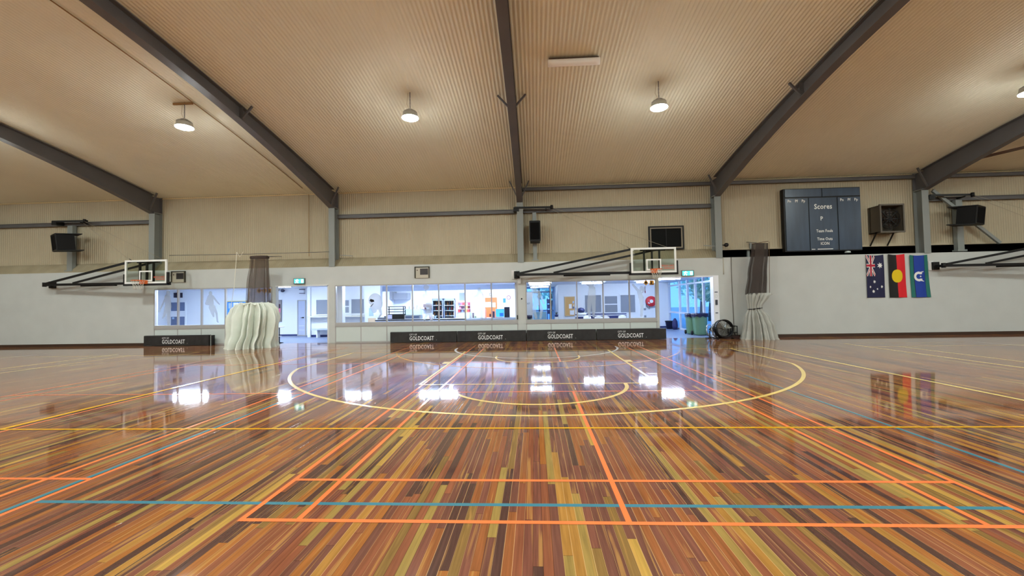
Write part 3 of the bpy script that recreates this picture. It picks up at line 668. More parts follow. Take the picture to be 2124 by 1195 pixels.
# black louvred window
a, e = P(1344.5, 470, YM-.05), P(1419, 517, YM-.05)
t = thing('louvred_window', 'black framed opening on the ribbed wall above the right backboard', 'window', (a.x, YM, e.z))
f = MB(); f.rect_frame(a.x, e.x, e.z, a.z, .06, YM-.10, YM-.0); f.box(((a.x+e.x)/2-.02, YM-.07, e.z), ((a.x+e.x)/2+.02, YM-.02, a.z)); part('frame', f, BLACK, t)
f = MB(); f.rect_frame(a.x+.06, e.x-.06, e.z+.06, a.z-.06, .05, YM-.08, YM-.01); part('inner_frame', f, mat('tan_frame', S(140, 128, 108), .5), t)
f = MB(); f.box((a.x+.1, YM-.05, e.z+.1), (e.x-.1, YM-.02, a.z-.1)); part('pane', f, mat('dark_pane', S(20, 20, 20), .7, spec=.1), t)
# extractor fan box
a, e = P(1826, 425, 18.3), P(1877, 480, 18.3)
t = thing('extractor_fan', 'boxed extractor fan on brackets right of the scoreboard', 'fan', ((a.x+e.x)/2, YM, e.z))
f = MB(); f.box((a.x, 18.34, e.z), (a.x+.03, YM-.02, a.z)); f.box((e.x-.03, 18.34, e.z), (e.x, YM-.02, a.z)); f.box((a.x, 18.34, e.z), (e.x, YM-.02, e.z+.03)); f.box((a.x, 18.34, a.z-.03), (e.x, YM-.02, a.z)); f.rect_frame(a.x-.03, e.x+.03, e.z-.03, a.z+.03, .06, 18.30, 18.36); f.box((a.x, 18.85, e.z), (e.x, 18.88, a.z))
part('housing', f, mat('bronze_sheet', S(82, 74, 62), .5), t)
f = MB(); xc, zc = (a.x+e.x)/2, (a.z+e.z)/2
for r in (.12, .22, .32, .42): f.tube([(xc+r*math.cos(2*PI*i/24), 18.45, zc+r*math.sin(2*PI*i/24)) for i in range(24)], .012, 5, closed=True)
for i in range(8): f.bar((xc, 18.45, zc), (xc+.45*math.cos(PI*i/4), 18.45, zc+.45*math.sin(PI*i/4)), .02)
part('guard', f, BLACK, t)
f = MB(); f.lathe((xc, 18.55, zc), [(.09, 0), (.09, .2)], 16, axis='y')
for i in range(5):
    an = 2*PI*i/5; pts = []
    f.add([(xc+r*math.cos(an+o), 18.62+dy, zc+r*math.sin(an+o)) for r, o, dy in ((.08, -.25, -.05), (.40, -.3, -.07), (.40, .3, .07), (.08, .25, .05))], [(0, 1, 2, 3)])
part('blades', f, mat('brown_blade', S(58, 44, 34), .5), t)
f = MB()
for x in (a.x+.02, e.x-.2): f.bar((x, 18.6, e.z), (x, 18.95, e.z-.5), .04)
part('bracket', f, BLACK, t)

# scoreboard
a, e = P(1627, 392, 18.7), P(1788, 517, 18.7); x0, x1, z0, z1 = a.x, e.x, e.z, a.z-.04
SB = noisy('slate_blue_panel', S(50, 62, 78), S(60, 76, 96), 1.4, .30, (3, 1, .5))
t = thing('scoreboard', 'large slate blue scoreboard with white words above the dark ledge', 'scoreboard', ((x0+x1)/2, 18.8, z0))
ys0 = 18.70; zh = z1-.36
f = MB(); f.box((x0-.06, ys0, z0-.04), (x1+.02, ys0+.22, z1+.03)); part('case', f, BLACK, t)
xa, xb = x0+(x1-x0)*.312, x0+(x1-x0)*.695; xm = x0+(x1-x0)*.495
for u0, u1, w0, w1, nm in ((x0, xm-.02, zh+.03, z1, 'header_panel'), (xm+.02, x1, zh+.03, z1, 'header_panel'), (x0, xa-.02, z0, zh-.03, 'team_panel'), (xa+.02, xb-.02, z0, zh-.03, 'score_panel'), (xb+.02, x1, z0, zh-.03, 'team_panel')):
    f = MB(); f.box((u0, ys0-.02, w0), (u1, ys0+.01, w1)); part(nm, f, SB, t)
xm2 = (xa+xb)/2; H = z1-z0
w = MB(); yt = ys0-.024
w.text('Scores', (xm2, z1-H*.295), .30, yt, .86, .02); w.text('P', (xm2-.08, z1-H*.49), .24, yt, .9, .02)
w.text('Team Fouls', (xm2+.02, z1-H*.69), .17, yt, .8, .012); w.text('Time Outs', (xm2+.02, z1-H*.82), .17, yt, .8, .012); w.text('ICON', (xm2+.02, z1-H*.895), .17, yt, .8, .012)
w.box((xa+.06, yt, z0+.03), (xa+.2, yt+.003, z0+.055)); w.box((xa+.3, yt, z0+.03), (xb-.25, yt+.003, z0+.06))
for base in (x0, xb+.02):
    for i, s in enumerate(('Pn', 'Pf', 'Pp')): w.text(s, (base+.17+.29*i, zh-.15), .16, yt, .9, .015)
part('lettering', w, mat('white_lettering', S(230, 232, 228), .6), t, 'white words and letters')
f = MB(); f.lathe((x1-.55, 18.75, z0-.13), [(.11, 0), (.10, .05), (.03, .08)], 16); solo('floodlight_dish', f, PANEL, 'small pale dish on the dark ledge under the scoreboard', 'dish')

# boxes on the white wall
def wall_box(px0, py0, px1, py1, label):
    a, e = P(px0, py0, YW), P(px1, py1, YW); t = thing('clock_case', label, 'display box', ((a.x+e.x)/2, YW, e.z), 'small framed display boxes on the white wall')
    f = MB(); f.box((a.x, YW-.07, e.z), (a.x+.04, YW, a.z)); f.box((e.x-.04, YW-.07, e.z), (e.x, YW, a.z)); f.box((a.x, YW-.07, a.z-.04), (e.x, YW, a.z)); part('guard_frame', f, mat('dark_olive', S(58, 52, 38), .5), t)
    f = MB(); f.box((a.x+.05, YW-.05, e.z), (e.x-.05, YW, a.z-.05)); part('case', f, mat('beige_plastic', S(186, 180, 164), .5), t)
    w = e.x-a.x; h = a.z-e.z
    f = MB(); f.box((a.x+w*.37, YW-.055, e.z+h*.28), (e.x-w*.1, YW-.045, a.z-h*.18)); part('screen', f, mat('dark_screen', S(56, 52, 54), .3), t)
    f = MB(); f.disc((a.x+w*.18, a.z-h*.32), .025, YW-.056, YW-.04, 10); part('button', f, mat('maroon_button', S(70, 36, 34), .5), t)
wall_box(860.5, 553.5, 891.5, 576.5, 'beige display box above the middle windows'); wall_box(357, 563, 385.5, 585.5, 'beige display box right of the left backboard')

# exit signs
def exit_sign(px, py, w, h, label):
    c = P(px, py, YW-.06); t = thing('exit_sign', label, 'exit sign', (c.x, YW, c.z-h/2), 'lit green exit signs on the white wall')
    f = MB(); f.rect_frame(c.x-w/2-.025, c.x+w/2+.025, c.z-h/2-.025, c.z+h/2+.025, .03, YW-.09, YW); f.box((c.x-w/2, YW-.05, c.z-h/2), (c.x+w/2, YW, c.z+h/2)); part('casing', f, mat('grey_casing', S(110, 118, 120), .5), t)
    f = MB(); f.box((c.x-w/2, YW-.08, c.z-h/2), (c.x+w/2, YW-.055, c.z+h/2)); part('face', f, EXITG, t)
    s = MB(); y0, y1 = YW-.085, YW-.08; x = c.x-w*.05; z = c.z
    d_ = MB(); d_.box((c.x+w*.22, y0, z-h*.36), (c.x+w*.42, y1, z+h*.36)); part('doorway_symbol', d_, EXITW, t)
    s.disc((x-.06, z+h*.3), .022, y0, y1, 10)
    for p, q in (((-.07, .06), (-.09, -.02)), ((-.07, .05), (0.0, .03)), ((-.08, .05), (-.14, .02)), ((-.09, -.02), (-.03, -.045)), ((-.03, -.045), (-.03, -.09)), ((-.09, -.02), (-.13, -.08))):
        p, q = Vector(p), Vector(q); d = (q-p).normalized()*.012; n = Vector((-d.y, d.x)); s.poly([(x+v.x, z+v.y) for v in (p+n-d, p-n-d, q-n+d, q+n+d)], y0, y1)
    part('running_figure', s, EXITW, t)
exit_sign(620.8, 583.2, .46, .20, 'lit exit sign above the left doorway'); exit_sign(1426.3, 566.8, .46, .20, 'lit exit sign above the right opening')
# cable and small fittings on the white wall
x = PX(1518.5, YW, 600); b = MB(); b.tube([(x, YW-.012, 3.42), (x-.01, YW-.012, 2.6), (x+.02, YW-.012, .14)], .012, 6); solo('wall_cable', b, mat('brown_cable', S(84, 74, 60), .6), 'thin brown cable down the white wall between the jamb and the right net', 'cable')
x = PX(1502, YW, 600); b = MB(); b.tube([(x, YW-.012, 3.42), (x, YW-.012, 2.7)], .016, 6); solo('wall_cable', b, mat('cream_cable', S(186, 178, 158), .6), 'short cream conduit above the right jamb', 'cable')
c = P(1503.5, 509, 18.75); b = MB(); b.lathe((c.x, 18.55, c.z), [(.03, 0), (.085, .02), (.085, .09), (.05, .2)], 16, axis='y'); b.box((c.x-.2, 18.62, c.z-.02), (c.x, 18.66, c.z+.02)); solo('security_camera', b, BLACK, 'small round black camera right of the column, above the dark ledge', 'camera')
for nm, px, y0, y1, lab in (('light_switch', 1482.8, 606, 607.5, 'top'), ):
    pass
b = MB(); X = (X_D2R+.09)
for py0, py1, w in ((605, 607, .12), (648, 650, .10)): 
    b.box((X-w/2, YW-.05, PZ(1483, py1, YW)), (X+w/2, YW-.03, PZ(1483, py0, YW)))
solo('notice_label', b, mat('grey_label', S(90, 100, 120), .6), 'two small grey labels on the white jamb', 'label')
b = MB(); b.box((X-.045, YW-.06, PZ(1483, 632.5, YW)), (X+.045, YW-.03, PZ(1483, 622, YW))); solo('switch_plate', b, mat('dark_plate', S(60, 64, 74), .4), 'dark switch plate on the white jamb', 'switch')
b = MB(); b.tube([(X+.05*math.cos(2*PI*i/20), YW-.035, PZ(1483, 614.5, YW)+.06*math.sin(2*PI*i/20)) for i in range(20)], .006, 5, closed=True); solo('key_ring_holder', b, PANEL, 'pale ring shaped holder on the white jamb', 'holder')
c = P(1082, 620, YW); b = MB(); b.disc((c.x, c.z), .035, YW-.02, YW, 14); solo('door_stop', b, BLACK, 'small black round fitting on the white pier between windows', 'fitting')
c = P(1077.5, 583, YW); b = MB(); b.box((c.x-.06, YW-.1, c.z-.12), (c.x+.06, YW, c.z+.12)); b.box((c.x-.1, YW-.06, c.z+.05), (c.x-.04, YW, c.z+.1)); solo('junction_box', b, ALU_W, 'white junction box on the pier under the middle hoop hinge', 'box')
c = P(1073.2, 658, YW); b = MB(); b.box((c.x-.02, YW-.05, c.z-.09), (c.x+.03, YW-.01, c.z+.09)); solo('latch', b, BLACK, 'small dark latch at the lower right corner of the middle windows', 'latch')
b = MB(); x0, x1 = PX(351, 18.45, 530), PX(683, 18.45, 523); z0 = PZ(351, 530, 18.45); z1 = PZ(683, 522.5, 18.45)
b.tube([(x0, 18.45, z0), ((x0+x1)/2, 18.45, (z0+z1)/2-.02), (x1, 18.45, z1)], .014, 6); solo('curtain_wire', b, STEEL, 'dark wire stretched between the two left columns', 'wire')
for px, py, dx in ((718, 530, .55), (1475, 510, -.6)):
    c = P(px, py, 18.6); b = MB(); b.bar((c.x-.3, 18.6, c.z+.02), (c.x+.3, 18.6, c.z-.03), .035, .03); solo('steel_rod', b, STEEL_L, 'pale rod sticking out %s' % ('right of the column above the left doorway' if px < 1000 else 'left of the column near the right opening'), 'rod')

# ------------------------------------------------------------------ flags
def flag(px0, py0, px1, py1, colour, mats, label, ph):
    a, e = P(px0, py0, YW-.03), P(px1, py1, YW-.03); w, h = e.x-a.x, a.z-e.z
    NX, NZ = 72, 144; b = MB(); vs = []
    for j in range(NZ+1):
        for i in range(NX+1):
            u, v = i/NX, j/NZ
            sag = .035*math.sin(PI*u)*(1-v)**6
            vs.append((a.x+w*u+.03*v*(u-.3)+ph*.02*v, YW-.035-.012*math.sin(u*9+ph+v*2)-.01*math.sin(v*5+ph), a.z-h*v-sag))
    fs = []
    o = len(vs); b.v += vs
    for j in range(NZ):
        for i in range(NX):
            b.f.append((j*(NX+1)+i, (j+1)*(NX+1)+i, (j+1)*(NX+1)+i+1, j*(NX+1)+i+1)); b.m.append(colour((i+.5)/NX, (j+.5)/NZ)); b.sm.append(True)
    o = solo('flag', b, mats, label, 'flag', 'three flags pinned in a row on the white wall')
    md = o.modifiers.new('thick', 'SOLIDIFY'); md.thickness = .004
    return o
def cloth(name, c): return mat('flag_'+name, S(*c), .75)
def in_star(x, y, cx, cy, r, n):
    dx, dy = x-cx, y-cy; d = math.hypot(dx, dy); a = math.atan2(dx, dy) % (2*PI/n); a = min(a, 2*PI/n-a)
    return d < r*(.45+.55*max(0, 1-a/(PI/n)*1.0)**1.2)
def aus(u, v):                            # u across (flag top to bottom), v down (hoist to fly)
    x, y = v*2.0, u                       # flag 2 x 1
    if x < 1 and y < .5:
        p, q = x-.5, (y-.25)              # canton centre, 1 x .5
        if abs(p) < .05 or abs(q) < .05: return 2
        if abs(p) < .085 or abs(q) < .085: return 1
        dd = min(abs(q-p*.5), abs(q+p*.5))*.894
        if dd < .017: return 2
        return 1 if dd < .05 else 0
    st = [(.5, .76, .145, 7), (1.26, .44, .075, 7), (1.5, .2, .06, 7), (1.5, .82, .075, 7), (1.6, .575, .045, 5), (1.71, .375, .08, 7)]
    return 1 if any(in_star(x, y, *s) for s in st) else 0
def abo(u, v):
    if math.hypot((u-.5)*1.0, (v-.505)*2.08) < .31: return 2
    return 0 if u < .5 else 1
def tsi(u, v):
    x, y = u, v*2.08; cx, cy = .45, 1.06; d = math.hypot(x-cx, y-cy); an = math.degrees(math.atan2(y-cy, x-cx))
    if (.125 < d < .215 and abs(an) > 48) or (.17 < d < .235 and abs(an) > 36): return 3
    if .05 < (x-cx) < .27 and abs(abs(y-cy)-(.17+(x-cx-.05)*.32)) < .05*(1-(x-cx)/.34): return 3
    if in_star(x, y, cx+.09, cy, .05, 5): return 3
    if .21 < u < .235 or .79 < u < .805: return 2
    return 1 if .235 <= u <= .79 else 0
WF = cloth('white', (228, 226, 222)); RF = cloth('red', (214, 22, 34))
flag(1795.5, 529, 1836, 617, aus, [cloth('navy', (24, 24, 62)), WF, cloth('jack_red', (176, 26, 52))], 'dark blue flag with small crossed canton and white stars, leftmost flag', 0)
flag(1841, 527.5, 1880, 617, abo, [cloth('black', (14, 12, 12)), RF, cloth('sun', (224, 190, 0))], 'black and red flag with a yellow disc, middle flag', 1)
flag(1885.5, 529, 1927.5, 616.5, tsi, [cloth('green', (30, 108, 98)), cloth('blue', (18, 56, 150)), cloth('line', (10, 14, 30)), WF], 'green and blue flag with a white headdress, rightmost flag', 2)

# ------------------------------------------------------------------ advertising pads
def pad(px0, px1, py_t, y, label, tx):
    a = P(px0, py_t, y); x0, x1 = a.x, PX(px1, y, 700); zt = .462; d = .16
    t = thing('advertising_pad', label, 'padded board', ((x0+x1)/2, y+d/2, 0), 'low black padded boards with white lettering')
    b = MB(); n = 24; vs = []; fs = []
    for i in range(n+1):
        x = x0+(x1-x0)*i/n; wv = .008*math.sin(i*1.9)+.006*math.sin(i*.8+x)
        vs += [(x, y+wv*.4, .01), (x, y+wv, zt*.45), (x, y+.004+wv*.5, zt-.02), (x, y+.03, zt), (x, y+d, zt), (x, y+d, .01)]
    for i in range(n):
        for k in range(6): fs.append((i*6+k, (i+1)*6+k, (i+1)*6+(k+1) % 6, i*6+(k+1) % 6))
    b.add(vs, fs, 0, False); b.add(vs[:6], [(5, 4, 3, 2, 1, 0)]); b.add(vs[-6:], [(0, 1, 2, 3, 4, 5)])
    part('cover', b, VINYL, t)
    w = MB(); X = PX(tx, y, 700)
    w.text('CITY OF', (X, .342), .105, y-.016, .80, .004, align='LEFT'); w.text('GOLDCOAST', (X, .175), .25, y-.016, .68, .010, align='LEFT'); w.text('.', (X+1.17, .14), .14, y-.016, 1, .0, align='LEFT')
    part('lettering', w, mat('white_print', S(236, 236, 236), .6), t, 'white printed lettering')
    return t
pad(298, 432.5, 698, 18.28, 'padded advertising board standing alone under the left windows', 336.5)
PADX = [808.5, 947.5, 1092, 1237.5, 1383]
PADL = ['leftmost of the four joined black padded boards', 'black padded board second from the left in the joined row', 'black padded board second from the right in the joined row', 'rightmost of the four joined black padded boards, ending at the opening']
for i in range(4): pad(PADX[i]+.8, PADX[i+1]-.8, 687, 18.28, PADL[i], [849.5, 991.5, 1136, 1281.5][i])
b = MB(); x0, x1 = PX(433.5, 18.3, 705), PX(441.5, 18.3, 705); b.box((x0, 18.28, .0), (x0+.06, 18.4, .44)); b.box((x0+.06, 18.31, .0), (x1-.07, 18.4, .44), 1); b.box((x1-.07, 18.28, .0), (x1, 18.42, .45))
solo('folded_stand', b, [BLACK, PANEL], 'folded black and white stand against the end of the lone padded board', 'stand')

# ------------------------------------------------------------------ bundled divider curtains
def bundle(cx, cy, prof, n, folds, seed, ex=1.0, ey=1.0, mtl=None, name='', parent=None, label=None):
    """prof: (z, radius_x, radius_y, dx, fold depth)"""
    rnd = random.Random(seed); ph = [rnd.uniform(0, 6.28) for _ in range(8)]; kf = [folds, folds*1.7, folds*.6, 3]
    b = MB(); vs = []; fs = []
    for z, rx, ry, dx, dep in prof:
        for i in range(n):
            a = 2*PI*i/n
            f = 1+dep*(.70*(2*abs(math.sin(a*kf[0]/2+ph[0]+.25*math.sin(z*1.7+a)+z*.12))-1.25)+.3*math.sin(a*round(kf[1])+ph[1]+z*.9)+.25*math.sin(a*round(kf[2])+ph[2]-z*.6))
            vs.append((cx+dx+rx*f*math.cos(a), cy+ry*f*math.sin(a), z+.0*dep))
    for k in range(len(prof)-1):
        for i in range(n): fs.append((k*n+i, k*n+(i+1) % n, (k+1)*n+(i+1) % n, (k+1)*n+i))
    b.add(vs, fs, 0, True); b.add(vs[-n:], [tuple(range(n))], 0, False)
    return part(name, b, mtl, parent, label)
def smooth_prof(keys, n):
    out = []
    for i in range(n+1):
        z = keys[0][0]+(keys[-1][0]-keys[0][0])*i/n
        for k in range(len(keys)-1):
            if keys[k][0] <= z <= keys[k+1][0]+1e-9:
                t = (z-keys[k][0])/(keys[k+1][0]-keys[k][0]); t = t*t*(3-2*t)
                out.append(tuple([z]+[keys[k][j]+(keys[k+1][j]-keys[k][j])*t for j in range(1, 5)])); break
    return out
yc = 17.15; xc = PX(527, yc, 680)
t = thing('divider_curtain', 'bunched cream canvas and brown net curtain left of the left doorway', 'curtain', (xc, yc, 0), 'bundled divider curtains')
zt = PZ(530, 628, yc); sc = yc/883.
prof = smooth_prof([(.0, .74, .78, -.10, .50), (.12, .70, .74, -.10, .52), (.6, .74, .62, -.03, .50), (1.2, .80, .55, -.02, .48), (zt-.3, .76, .46, -.01, .40), (zt-.08, .64, .42, .0, .30), (zt, .50, .36, .03, .16)], 26)
bundle(xc, yc, prof, 260, 19, 5, mtl=CANVAS, name='canvas_skirt', parent=t)
b = MB(); b.tube([(xc+.55*math.cos(2*PI*i/24), yc+.43*math.sin(2*PI*i/24), zt-.05+.05*math.sin(i*2.1)) for i in range(24)], .035, 6, closed=True); part('rolled_hem', b, CANVAS, t)
ztop = PZ(531, 533, 17.7)
prof = smooth_prof([(zt-.1, .46, .30, .06, .20), (2.6, .42, .24, .06, .20), (ztop-.3, .36, .16, .10, .18), (ztop, .34, .13, .10, .16)], 12)
bundle(xc, yc+.2, prof, 120, 13, 9, mtl=NET, name='net', parent=t)
bundle(xc, yc+.2, [(z, rx*.55, ry*.5, dx+.02, d) for z, rx, ry, dx, d in prof], 90, 7, 3, mtl=NET, name='inner_net_fold', parent=t)
b = MB(); b.box((xc-.25, yc+.08, ztop-.12), (xc+.45, yc+.32, ztop-.02)); part('net_header', b, netting('dense_netting', S(60, 44, 36), .85), t)
b = MB()
for dx in (-.2, 0, .2, .4): b.tube([(xc+dx, yc+.2, ztop-.03), (xc+dx, 18.43, z0+.12 if False else ztop+.08)], .012, 5)
part('hook', b, STEEL, t)
b = MB(); xs = PX(491, 17.6, 560); zz = PZ(491, 523, 17.6); b.tube([(xs, 17.6, zz+.5*0), (xs-.03, 17.5, 2.6), (xs-.06, 17.3, 1.5)], .012, 5); xs2 = PX(504, 17.6, 560); b.tube([(xs2, 17.6, zz), ((xs+xs2)/2, 17.6, zz-.22), (xs, 17.6, zz)], .008, 5); part('pull_rope', b, STRING, t)

yc = 17.85; xc = PX(1572, yc, 660)
t = thing('divider_curtain', 'tied grey canvas and brown net curtain right of the right opening', 'curtain', (xc, yc, 0), 'bundled divider curtains')
zt = PZ(1578, 608, yc); zk = PZ(1566, 640, yc)
prof = smooth_prof([(.0, .53, .44, .0, .46), (.08, .50, .42, .0, .44), (.5, .45, .36, .0, .44), (.9, .38, .27, -.03, .40), (zk-.02, .245, .19, -.10, .22), (zk+.06, .25, .19, -.10, .20), (1.75, .38, .25, .02, .30), (zt-.05, .44, .22, .10, .30), (zt, .40, .2, .10, .2)], 30)
GREYC = noisy('grey_canvas', S(164, 164, 156), S(178, 178, 170), 3, .55)
bundle(xc, yc, prof, 220, 15, 11, mtl=GREYC, name='canvas_skirt', parent=t)
b = MB(); b.tube([(xc-.10+.26*math.cos(2*PI*i/24), yc+.21*math.sin(2*PI*i/24), zk+.03*math.cos(2*PI*i/24)) for i in range(24)], .022, 6, closed=True); part('tie_strap', b, BLACK, t)
ztop = PZ(1584, 506, 18.1)
prof = smooth_prof([(zt-.05, .36, .22, -.02, .20), (2.6, .33, .2, .07, .18), (ztop-.25, .30, .15, .20, .14), (ztop, .30, .13, .22, .1)], 12)
DN = netting('dark_netting', S(70, 58, 52), .55)
bundle(xc, yc+.05, prof, 110, 11, 4, mtl=DN, name='net', parent=t)
bundle(xc, yc+.05, [(z, rx*.55, ry*.5, dx, d) for z, rx, ry, dx, d in prof], 90, 7, 8, mtl=DN, name='inner_net_fold', parent=t)
b = MB(); b.bar((xc-.10, yc+.05, ztop-.02), (xc+.55, yc+.05, ztop+.08), .03, .03); b.bar((xc+.53, yc-.05, ztop+.05), (xc+.47, yc-.05, zt-.1), .015, .015); part('top_rod', b, mat('brown_rod', S(96, 72, 48), .6), t)
b = MB(); b.tube([(xc+.2, yc+.1, ztop+.02), (xc+.22, YM-.02, ztop+.2)], .015, 6); part('wall_hook', b, STEEL, t)

# ------------------------------------------------------------------ floor fans and the things by the right opening
def floor_fan(c, r, y, rz, label, grp='black drum fans on the floor', drum=True):
    t = thing('floor_fan', label, 'fan', (c[0], y, 0), grp)
    M = Matrix.Translation((c[0], y, c[1])) @ Matrix.Rotation(rz, 4, 'Z') @ Matrix.Rotation(-.12, 4, 'X')
    d = MB()
    for yy in (-.10, .12): d.tube([(r*math.cos(2*PI*i/36), yy, r*math.sin(2*PI*i/36)) for i in range(36)], .022, 8, closed=True)
    n = 36; vs = [(r*math.cos(2*PI*i/n), yy, r*math.sin(2*PI*i/n)) for yy in (-.1, .12) for i in range(n)]; drum and d.add(vs, [(i, (i+1) % n, n+(i+1) % n, n+i) for i in range(n)], 0, True)
    part('drum' if drum else 'cage_ring', d.xf(M), BLACK if drum else CHROME, t)
    g = MB()
    for rr in [r*k/7 for k in range(2, 7)]: g.tube([(rr*math.cos(2*PI*i/30), -.12, rr*math.sin(2*PI*i/30)) for i in range(30)], .004, 4, closed=True)
    for i in range(12): g.tube([(.1*r*math.cos(PI*i/6), -.12, .1*r*math.sin(PI*i/6)), (r*math.cos(PI*i/6), -.10, r*math.sin(PI*i/6))], .004, 4)
    part('guard', g.xf(M), BLACK, t)
    bl = MB()
    for i in range(3):
        an = 2*PI*i/3+.5
        bl.add([(rr*math.cos(an+o), dy, rr*math.sin(an+o)) for rr, o, dy in ((.1*r, -.5, -.04), (.9*r, -.42, -.06), (.92*r, .42, .06), (.1*r, .6, .04))], [(0, 1, 2, 3)])
    bl.lathe((0, -.06, 0), [(.16*r, 0), (.16*r, .14)], 16, axis='y')
    part('blades', bl.xf(M), mat('grey_blade', S(150, 150, 142), .35, .5), t)
    s = MB(); 
    for sx in (-1, 1): s.bar((sx*r*1.02, 0, 0), (sx*r*.9, 0, -c[1]+.03), .03); s.bar((sx*r*.9, -.2, -c[1]+.025), (sx*r*.9, .2, -c[1]+.025), .03)
    s.bar((-r*.9, .15, -c[1]+.025), (r*.9, .15, -c[1]+.025), .03)
    M2 = Matrix.Translation((c[0], y, c[1])) @ Matrix.Rotation(rz, 4, 'Z')
    part('stand', s.xf(M2), BLACK, t)
    return t
c = P(1501, 681.5, 18.1); floor_fan((c.x, .42), .36, 18.1, .1, 'large black drum fan on the floor in front of the white jamb')
c = P(1479, 688, 18.42); floor_fan((PX(1478, 18.42, 690), .33), .26, 18.42, .75, 'smaller silver fan half hidden behind the large drum fan', drum=False)
c = P(1520, 690, 18.2); t = thing('wire_crate', 'black wire frame standing on the plinth right of the drum fan', 'crate', (c.x, 18.2, .12))
b = MB(); b.rect_frame(c.x-.15, c.x+.15, .24, .53, .025, 18.1, 18.13); b.rect_frame(c.x-.15, c.x+.15, .24, .53, .025, 18.3, 18.33)
for x in (-.14, .14):
    for z in (.25, .52): b.bar((c.x+x, 18.1, z), (c.x+x, 18.33, z), .025)
for x in (-.14, .14): b.bar((c.x+x, 18.12, .12), (c.x+x, 18.12, .25), .02); b.bar((c.x+x, 18.31, .12), (c.x+x, 18.31, .25), .02)
part('frame', b, BLACK, t)
b = MB(); b.box((c.x-.07, 18.14, .28), (c.x+.09, 18.3, .48)); b.box((c.x-.12, 18.15, .255), (c.x+.12, 18.29, .28)); part('pump_body', b, mat('grey_motor', S(120, 122, 114), .5), t)
b = MB(); x0, x1 = PX(1496, 18.25, 700), PX(1531, 18.25, 700); b.box((x0, 18.12, 0), (x1, 18.4, .12)); solo('plinth_board', b, mat('maroon_board', S(58, 32, 28), .45), 'low dark maroon board on the floor under the wire frame', 'board')

# ------------------------------------------------------------------ rooms behind the glass
YI = YB2; ZC = 2.68
INFL = noisy('blue_grey_vinyl', S(120, 132, 160), S(132, 144, 172), 5, .35)
b = MB(); b.box((-22.2, YI, -.3), (8.6, 33, -.0)); struct('floor_foyer', b, INFL)
b = MB(); b.box((-22.2, YI, ZC), (8.3, 33, ZC+.12)); struct('ceiling_foyer', b, ROOMW)
YK = 26.0; YL = 23.4; YS = 22.3; YR = 25.7
xLs = PX(352, YL, 640)
xe1 = PX(639, YL, 650)
b = MB(); b.box((xLs, YL, 0), (xe1+.02, YL+.12, ZC)); b.box((xLs-.12, YI, 0), (xLs, YL+.12, ZC)); b.box((xe1+.02, YL, 0), (PX(640.5, YS, 650)+.14, YL+.12, ZC)); b.box((PX(640.5, YS, 650), YS+.12, 0), (PX(640.5, YS, 650)+.12, YL+.12, ZC)); struct('wall_foyer_left', b, ROOMW)
x0s = PX(640.5, YS, 650); x1s = PX(770, YS, 650)
b = MB(); b.box((x0s, YS, 0), (x1s, YS+.12, ZC)); b.box((x0s-.02, YS-.12, 0), (x0s+.14, YS+.02, ZC)); struct('wall_servery', b, ROOMW)
b = MB(); b.box((x0s, YS-.015, 0), (x1s, YS, .12)); struct('baseboard_servery', b, NAVY)
b = MB(); b.box((xLs, YL-.015, 0), (PX(618.5, YL, 690), YL, .09)); struct('baseboard_foyer', b, NAVY)
xkc = PX(1060, YK, 620)
b = MB(); b.box((x1s, YK, 0), (-.5, YK+.12, ZC)); b.box((x1s-.12, YS, 0), (x1s, YK+.12, ZC)); b.box((-.86, YI, 0), (-.74, YK+.12, ZC)); struct('wall_kitchen', b, ROOMW)
b = MB(); b.box((PX(786, 23.5, 600), 23.5, PZ(900, 602.5, 23.5)), (-.86, 23.7, ZC)); struct('trim_5', b, mat('bulkhead_paint', S(176, 186, 204), .6), label='painted bulkhead over the canteen counter')
xr0 = PX(1158, YR, 630); XG = 7.95
b = MB(); b.box((xr0, YR, 0), (XG+.1, YR+.12, ZC)); b.box((xr0, YR+.12, 0), (xr0+.12, 33, ZC)); b.box((-.74, YK, 0), (-.62, 33, ZC)); struct('wall_foyer_right', b, ROOMW)
b = MB(); b.box((xr0+.5, YR-.015, 0), (XG, YR, .10)); struct('baseboard_foyer_right', b, NAVY)
# white pier at the left end of the canteen windows, and column with notices
b = MB(); b.box((PX(695, 19.4, 630), 19.3, 0), (PX(712, 19.4, 630), 19.6, ZC)); struct('column_white', b, ROOMW)
xc0, xc1 = PX(756.5, 21.8, 630), PX(789, 21.8, 630); b = MB(); b.box((xc0, 21.8, 0), (xc1, 22.1, ZC)); struct('column_notice', b, ROOMW)
# glazed side wall at the right and glazed end doors
ALB = mat('white_glazing_bar', S(214, 220, 232), .4)
def glazed_wall(name, bars, rails, panes, label):
    w = bpy.data.objects.new(name, None); COL.objects.link(w); w['kind'] = 'structure'; w['label'] = label; ORG[w.name] = (0, 0, 0)
    b = MB()
    for a, e in bars: b.box(a, e)
    for a, e in rails: b.box(a, e)
    part('door_frame', b, ALB, w)['kind'] = 'structure'
    for a, e in panes:
        g = MB(); g.box(a, e); part('pane', g, CLEAR, w)['kind'] = 'structure'
bars, rails, panes = [], [], []
yy = [YI, 19.55, 20.5, 21.5, 22.6, 23.8, YR]
for y in yy: bars.append(((XG-.05, y-.06, 0), (XG+.05, y+.06, ZC)))
rails += [((XG-.04, YI, 2.42), (XG+.04, YR, 2.50)), ((XG-.04, YI, 0), (XG+.04, YR, .10)), ((XG-.04, 22.6, .88), (XG+.04, YR, .98))]
for a, e in zip(yy[:-1], yy[1:]): panes.append(((XG-.005, a+.05, .1), (XG+.005, e-.05, ZC)))
glazed_wall('door_3', bars, rails, panes, 'white framed glass doors at the right of the foyer')
bars, rails, panes = [], [], []
xx = [-.62, .35, 1.15, xr0]
